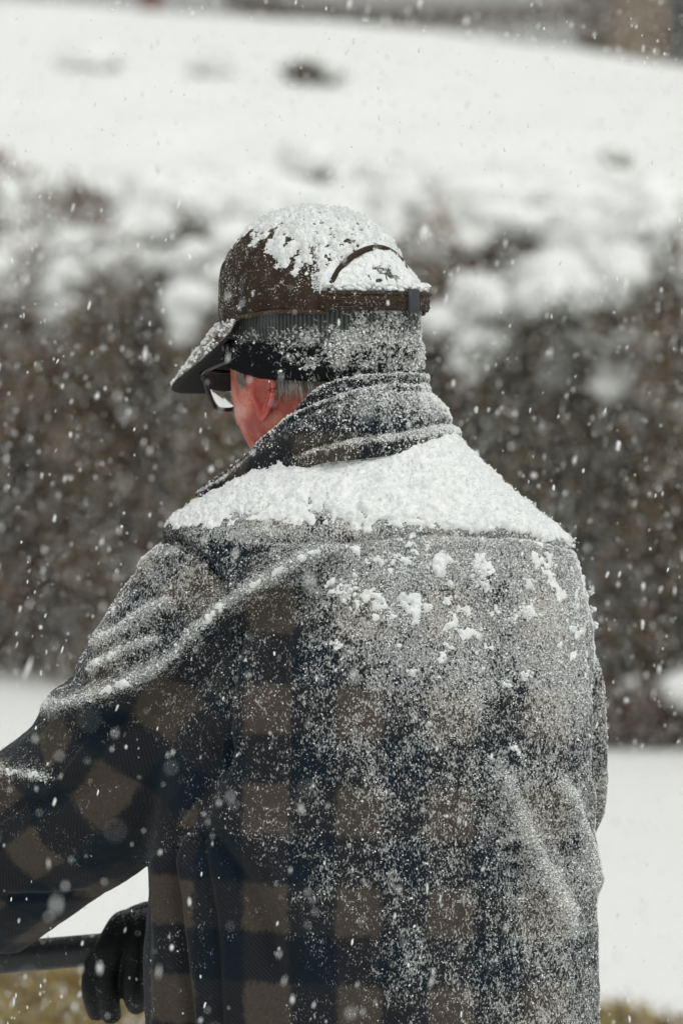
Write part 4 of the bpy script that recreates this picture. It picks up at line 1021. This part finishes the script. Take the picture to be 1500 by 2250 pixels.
for k in range(170):                                             # sideburn
    f = rng.uniform(.026, .040); l = .079 * math.sqrt(1 - (f / .099) ** 2) + .003
    st_.append(head(f, l + rng.uniform(0, .002), rng.uniform(-.002, .022))[0]); di_.append(-u3 + f3 * rng.normal(-.15, .15) + lh * .04); le_.append(rng.uniform(.006, .014))
V2 = strands(st_, di_, le_, .0, .00032)
V, F = merge([V1, V2]); obj('hair', mesh_py('hair', V, F), M_HAIR, man, 'stuff')

# ---- glasses
e_g = obj('glasses', None, None, man) if False else None
def gl(f, l, u): return head(f, l, u)[0]
lens_pts = {}
GF, GU = .103, .008
for s in (1, -1):
    ctl = [(.0645, .0165), (.0660, .010), (.0640, -.004), (.0590, -.0175), (.0530, -.0240), (.0420, -.0265), (.024, -.0255), (.0145, -.0200), (.0115, -.006), (.0120, .010), (.0160, .0165), (.036, .0180), (.0590, .0178), (.0645, .0165)]
    c2 = catmull(ctl, 66)[:-1]
    lens_pts[s] = np.array([gl(GF - .13 * max(0, l_ - .03) ** 1.0 - .0, s * l_, GU + u_) for l_, u_ in c2])
rp = []
for s in (1, -1):
    pth = np.concatenate([lens_pts[s], lens_pts[s][:2]]); rp.append(tube(pth, .0024, 8))
rp.append(tube([gl(GF, .011, GU + .006), gl(GF + .004, 0, GU + .009), gl(GF, -.011, GU + .006)], .0022, 8))
V, F = merge(rp); glasses = obj('glasses', mesh_py('glasses', V, F), M_FRAME, man)
for s in (1, -1):
    pts = lens_pts[s]; cen = pts.mean(0); nf = f3
    steps = np.linspace(.04, 1, 12); back_r, front_r = [], []
    for q_ in steps:                                              # hollow toward the eye, nearly flat outside
        e_ = cen + (pts - cen) * q_; r2 = ((e_ - cen) ** 2).sum(1)
        back_r.append(e_ - np.outer(.0006 + r2 / (2 * .10), nf)); front_r.append(e_ + nf * .0006)
    V, F = rings_closed(back_r + front_r[::-1]); lm = mesh_py('lens', V, F)
    bm = bmesh.new(); bm.from_mesh(lm); bmesh.ops.recalc_face_normals(bm, faces=bm.faces); bm.to_mesh(lm); bm.free()
    obj('lens', lm, M_LENS, glasses)
    h0 = gl(GF - .0045, s * .0665, GU + .013)
    pth = catmull([h0, gl(.082, s * .0755, GU + .015), gl(.045, s * .082, GU + .016), gl(.0, s * .084, GU + .016), gl(-.022, s * .083, GU + .006)], 16)
    V, F = tube(pth, np.linspace(.0042, .0028, 16), 8, .45)
    # temples are tall thin bars
    T_ = V - pth.mean(0); obj('temple', mesh_py('temple', V, F), M_FRAME, glasses)
    V, F = box((0, 0, 0), (.007, .004, .009)); V = h0 + V[:, 0:1] * f3 + V[:, 1:2] * lh + V[:, 2:3] * u3; obj('hinge', mesh_py('hinge', V, F), M_FRAME, glasses)

# ---- trousers and boots (below the frame)
parts = [rings_closed(ell_rings([(.03, .03, .80, .165, .115), (.03, .03, .90, .17, .12), (.03, .03, .98, .16, .115)], 32))]
for s in (-1, 1):
    parts.append(tube([(.03 + s * .075, .03, .9), (.03 + s * .09, .03, .68), (.03 + s * .1, .02, .47), (.03 + s * .105, .035, .25), (.03 + s * .11, .045, .09)], [.10, .095, .082, .078, .075], 20))
V, F = merge(parts); me = baked(mesh_py('trousers', V, F), [('REMESH', dict(mode='VOXEL', voxel_size=.012)), ('SMOOTH', dict(factor=.5, iterations=4))]); obj('trousers', me, M_TROUSER, man)
for s in (-1, 1):
    x = .03 + s * .11
    R = ell_rings([(x, .10, .0, .052, .155), (x, .10, .03, .054, .155), (x, .09, .06, .052, .14), (x, .06, .10, .052, .085), (x, .045, .16, .058, .065), (x, .045, .22, .06, .066)], 24)
    V, F = rings_closed(R); obj('boot', mesh_py('boot', V, F), M_BOOT, man)

# ---- the bar he holds, and the gloves round it
BY = .27
b0, b1 = P(-420, 2142, BY + .06), P(300, 2080, BY)
bar_d = (b1 - b0) / np.linalg.norm(b1 - b0)
e = empty('tool_handle', tuple((b0 + b1) / 2), 'round black tool handle held level in black gloves at the lower left', 'handle')
pth = [b0 + (b1 - b0) * s for s in np.linspace(0, 1.06, 24)]
V, F = tube(pth, .0185, 22); me = mesh_py('shaft', V, F); nn = nor(me); attr(me, 'snow', np.clip(.03 + .42 * sstep(.75, 1, nn[:, 2]), 0, 1)); obj('shaft', me, M_BAR, e)
V, F = tube([b1 + bar_d * .01, b1 + bar_d * .045, b1 + bar_d * .06], [.0195, .021, .019], 22); obj('end_cap', zero_snow(mesh_py('end_cap', V, F)), M_BAR, e)
def glove(center, along, up, out, fingers_len, droop):
    """gloved hand: palm behind the bar, four fingers curled over it toward the viewer and down, thumb below"""
    parts = []
    c = lambda a, u, o: center + along * a + up * u + out * o
    parts.append(tube(catmull([c(.10, .006, -.03), c(.06, .016, -.024), c(.03, .022, -.014), c(.008, .018, -.006), c(-.008, .006, -.004)], 10), [.028, .031, .034, .035, .035, .034, .032, .030, .027, .022], 16, .85))
    for a0, a1, o1, L in ((-.012, -.038, .018, .074), (.000, -.021, .024, .080), (.016, .009, .026, .070), (.032, .027, .024, .060)):
        pts = [c(a0 + .012, .030, -.006), c(a0 + .004, .026, .016), c(a0 * .6 + a1 * .4, .002, .029), c(a1 + .002, -.022, o1 + .003), c(a1, -.05, o1 - .002), c(a1 + .004, -L, o1 - .026)]
        parts.append(tube(catmull(pts, 18), np.interp(np.linspace(0, 1, 18), [0, .3, .75, 1], [.0140, .0135, .0142, .0118]), 12))
    parts.append(tube(catmull([c(.012, -.006, -.02), c(-.012, -.022, -.024), c(-.026, -.036, -.012), c(-.036, -.058, .004)], 10), [.016, .0165, .017, .017, .017, .017, .0165, .016, .014, .010], 12))
    V, F = merge(parts)
    return baked(mesh_py('glove', V, F), [('REMESH', dict(mode='VOXEL', voxel_size=.0024)), ('SMOOTH', dict(factor=.5, iterations=2))])
for cen, sgn in ((b1 - bar_d * .012 + np.array([0, 0, .0]), 1), (b0 + bar_d * .12, -1)):
    me = glove(cen, bar_d * sgn, np.array([0, .1, .995]), np.array([0, -1.0, .1]), [1.15, 1.3, 1.35, 1.5], [.004, .008, .012, .016])
    v, nn = co(me), nor(me); attr(me, 'snow', np.clip(.02 + .36 * sstep(.5, 1, nn[:, 2]) + .3 * (fbm(v, 50, 3, 151) - .5), 0, 1)); obj('glove', me, M_GLOVE, man)

# ================================================================== falling snow
n = 235000
fx, fy_, fz_ = rng.uniform(-2.2, 2.2, n), rng.uniform(-3.2, 14.8, n), rng.uniform(-.2, 3.6, n)
pos = np.stack([fx, fy_, fz_], 1)
dd_ = pos[:, 1] + 6
sp = (np.abs(pos[:, 0]) < .2 + dd_ * .070) & (np.abs(pos[:, 2] - (1.62 - .0354 * dd_)) < .1 + dd_ * .098)
pos = pos[sp & (pos[:, 2] > ground_z(pos[:, 0], pos[:, 1]) + .05)]; n = len(pos)
thin = (pos[:, 1] < -1.6) & (rng.uniform(size=n) < .72); pos = pos[~thin]; n = len(pos)
inb = (np.abs(pos[:, 0] - .03) < .34) & (np.abs(pos[:, 1]) < .24) & (pos[:, 2] < 1.8); pos = pos[~inb]; n = len(pos)
ax = np.array([.20, .0, -1.0]); ax /= np.linalg.norm(ax); ax = ax * np.array([1, 1, 1])
ax = np.array([.17, .02, .98])
sz = rng.gamma(2.6, .00029, n) + .00046
nearf = np.abs(pos[:, 1]) < 1.1
v1, f1 = grains(pos[nearf], sz[nearf] * .72, rng.uniform(1.5, 3.4, nearf.sum()), ax, ICO1)
v2, f2 = grains(pos[~nearf], sz[~nearf] * np.where(pos[~nearf][:, 1] > 0, 1.08, 1.0), rng.uniform(1.5, 3.6, (~nearf).sum()), ax)
pv, pf = np.concatenate([v1, v2]), np.concatenate([f1, f2 + len(v1)])
fs_ = obj('falling_snow', mesh_np('falling_snow', pv, pf, False), M_GRAIN, None, 'stuff'); tag(fs_, 'small white snowflakes falling through the air everywhere', 'snowflakes')
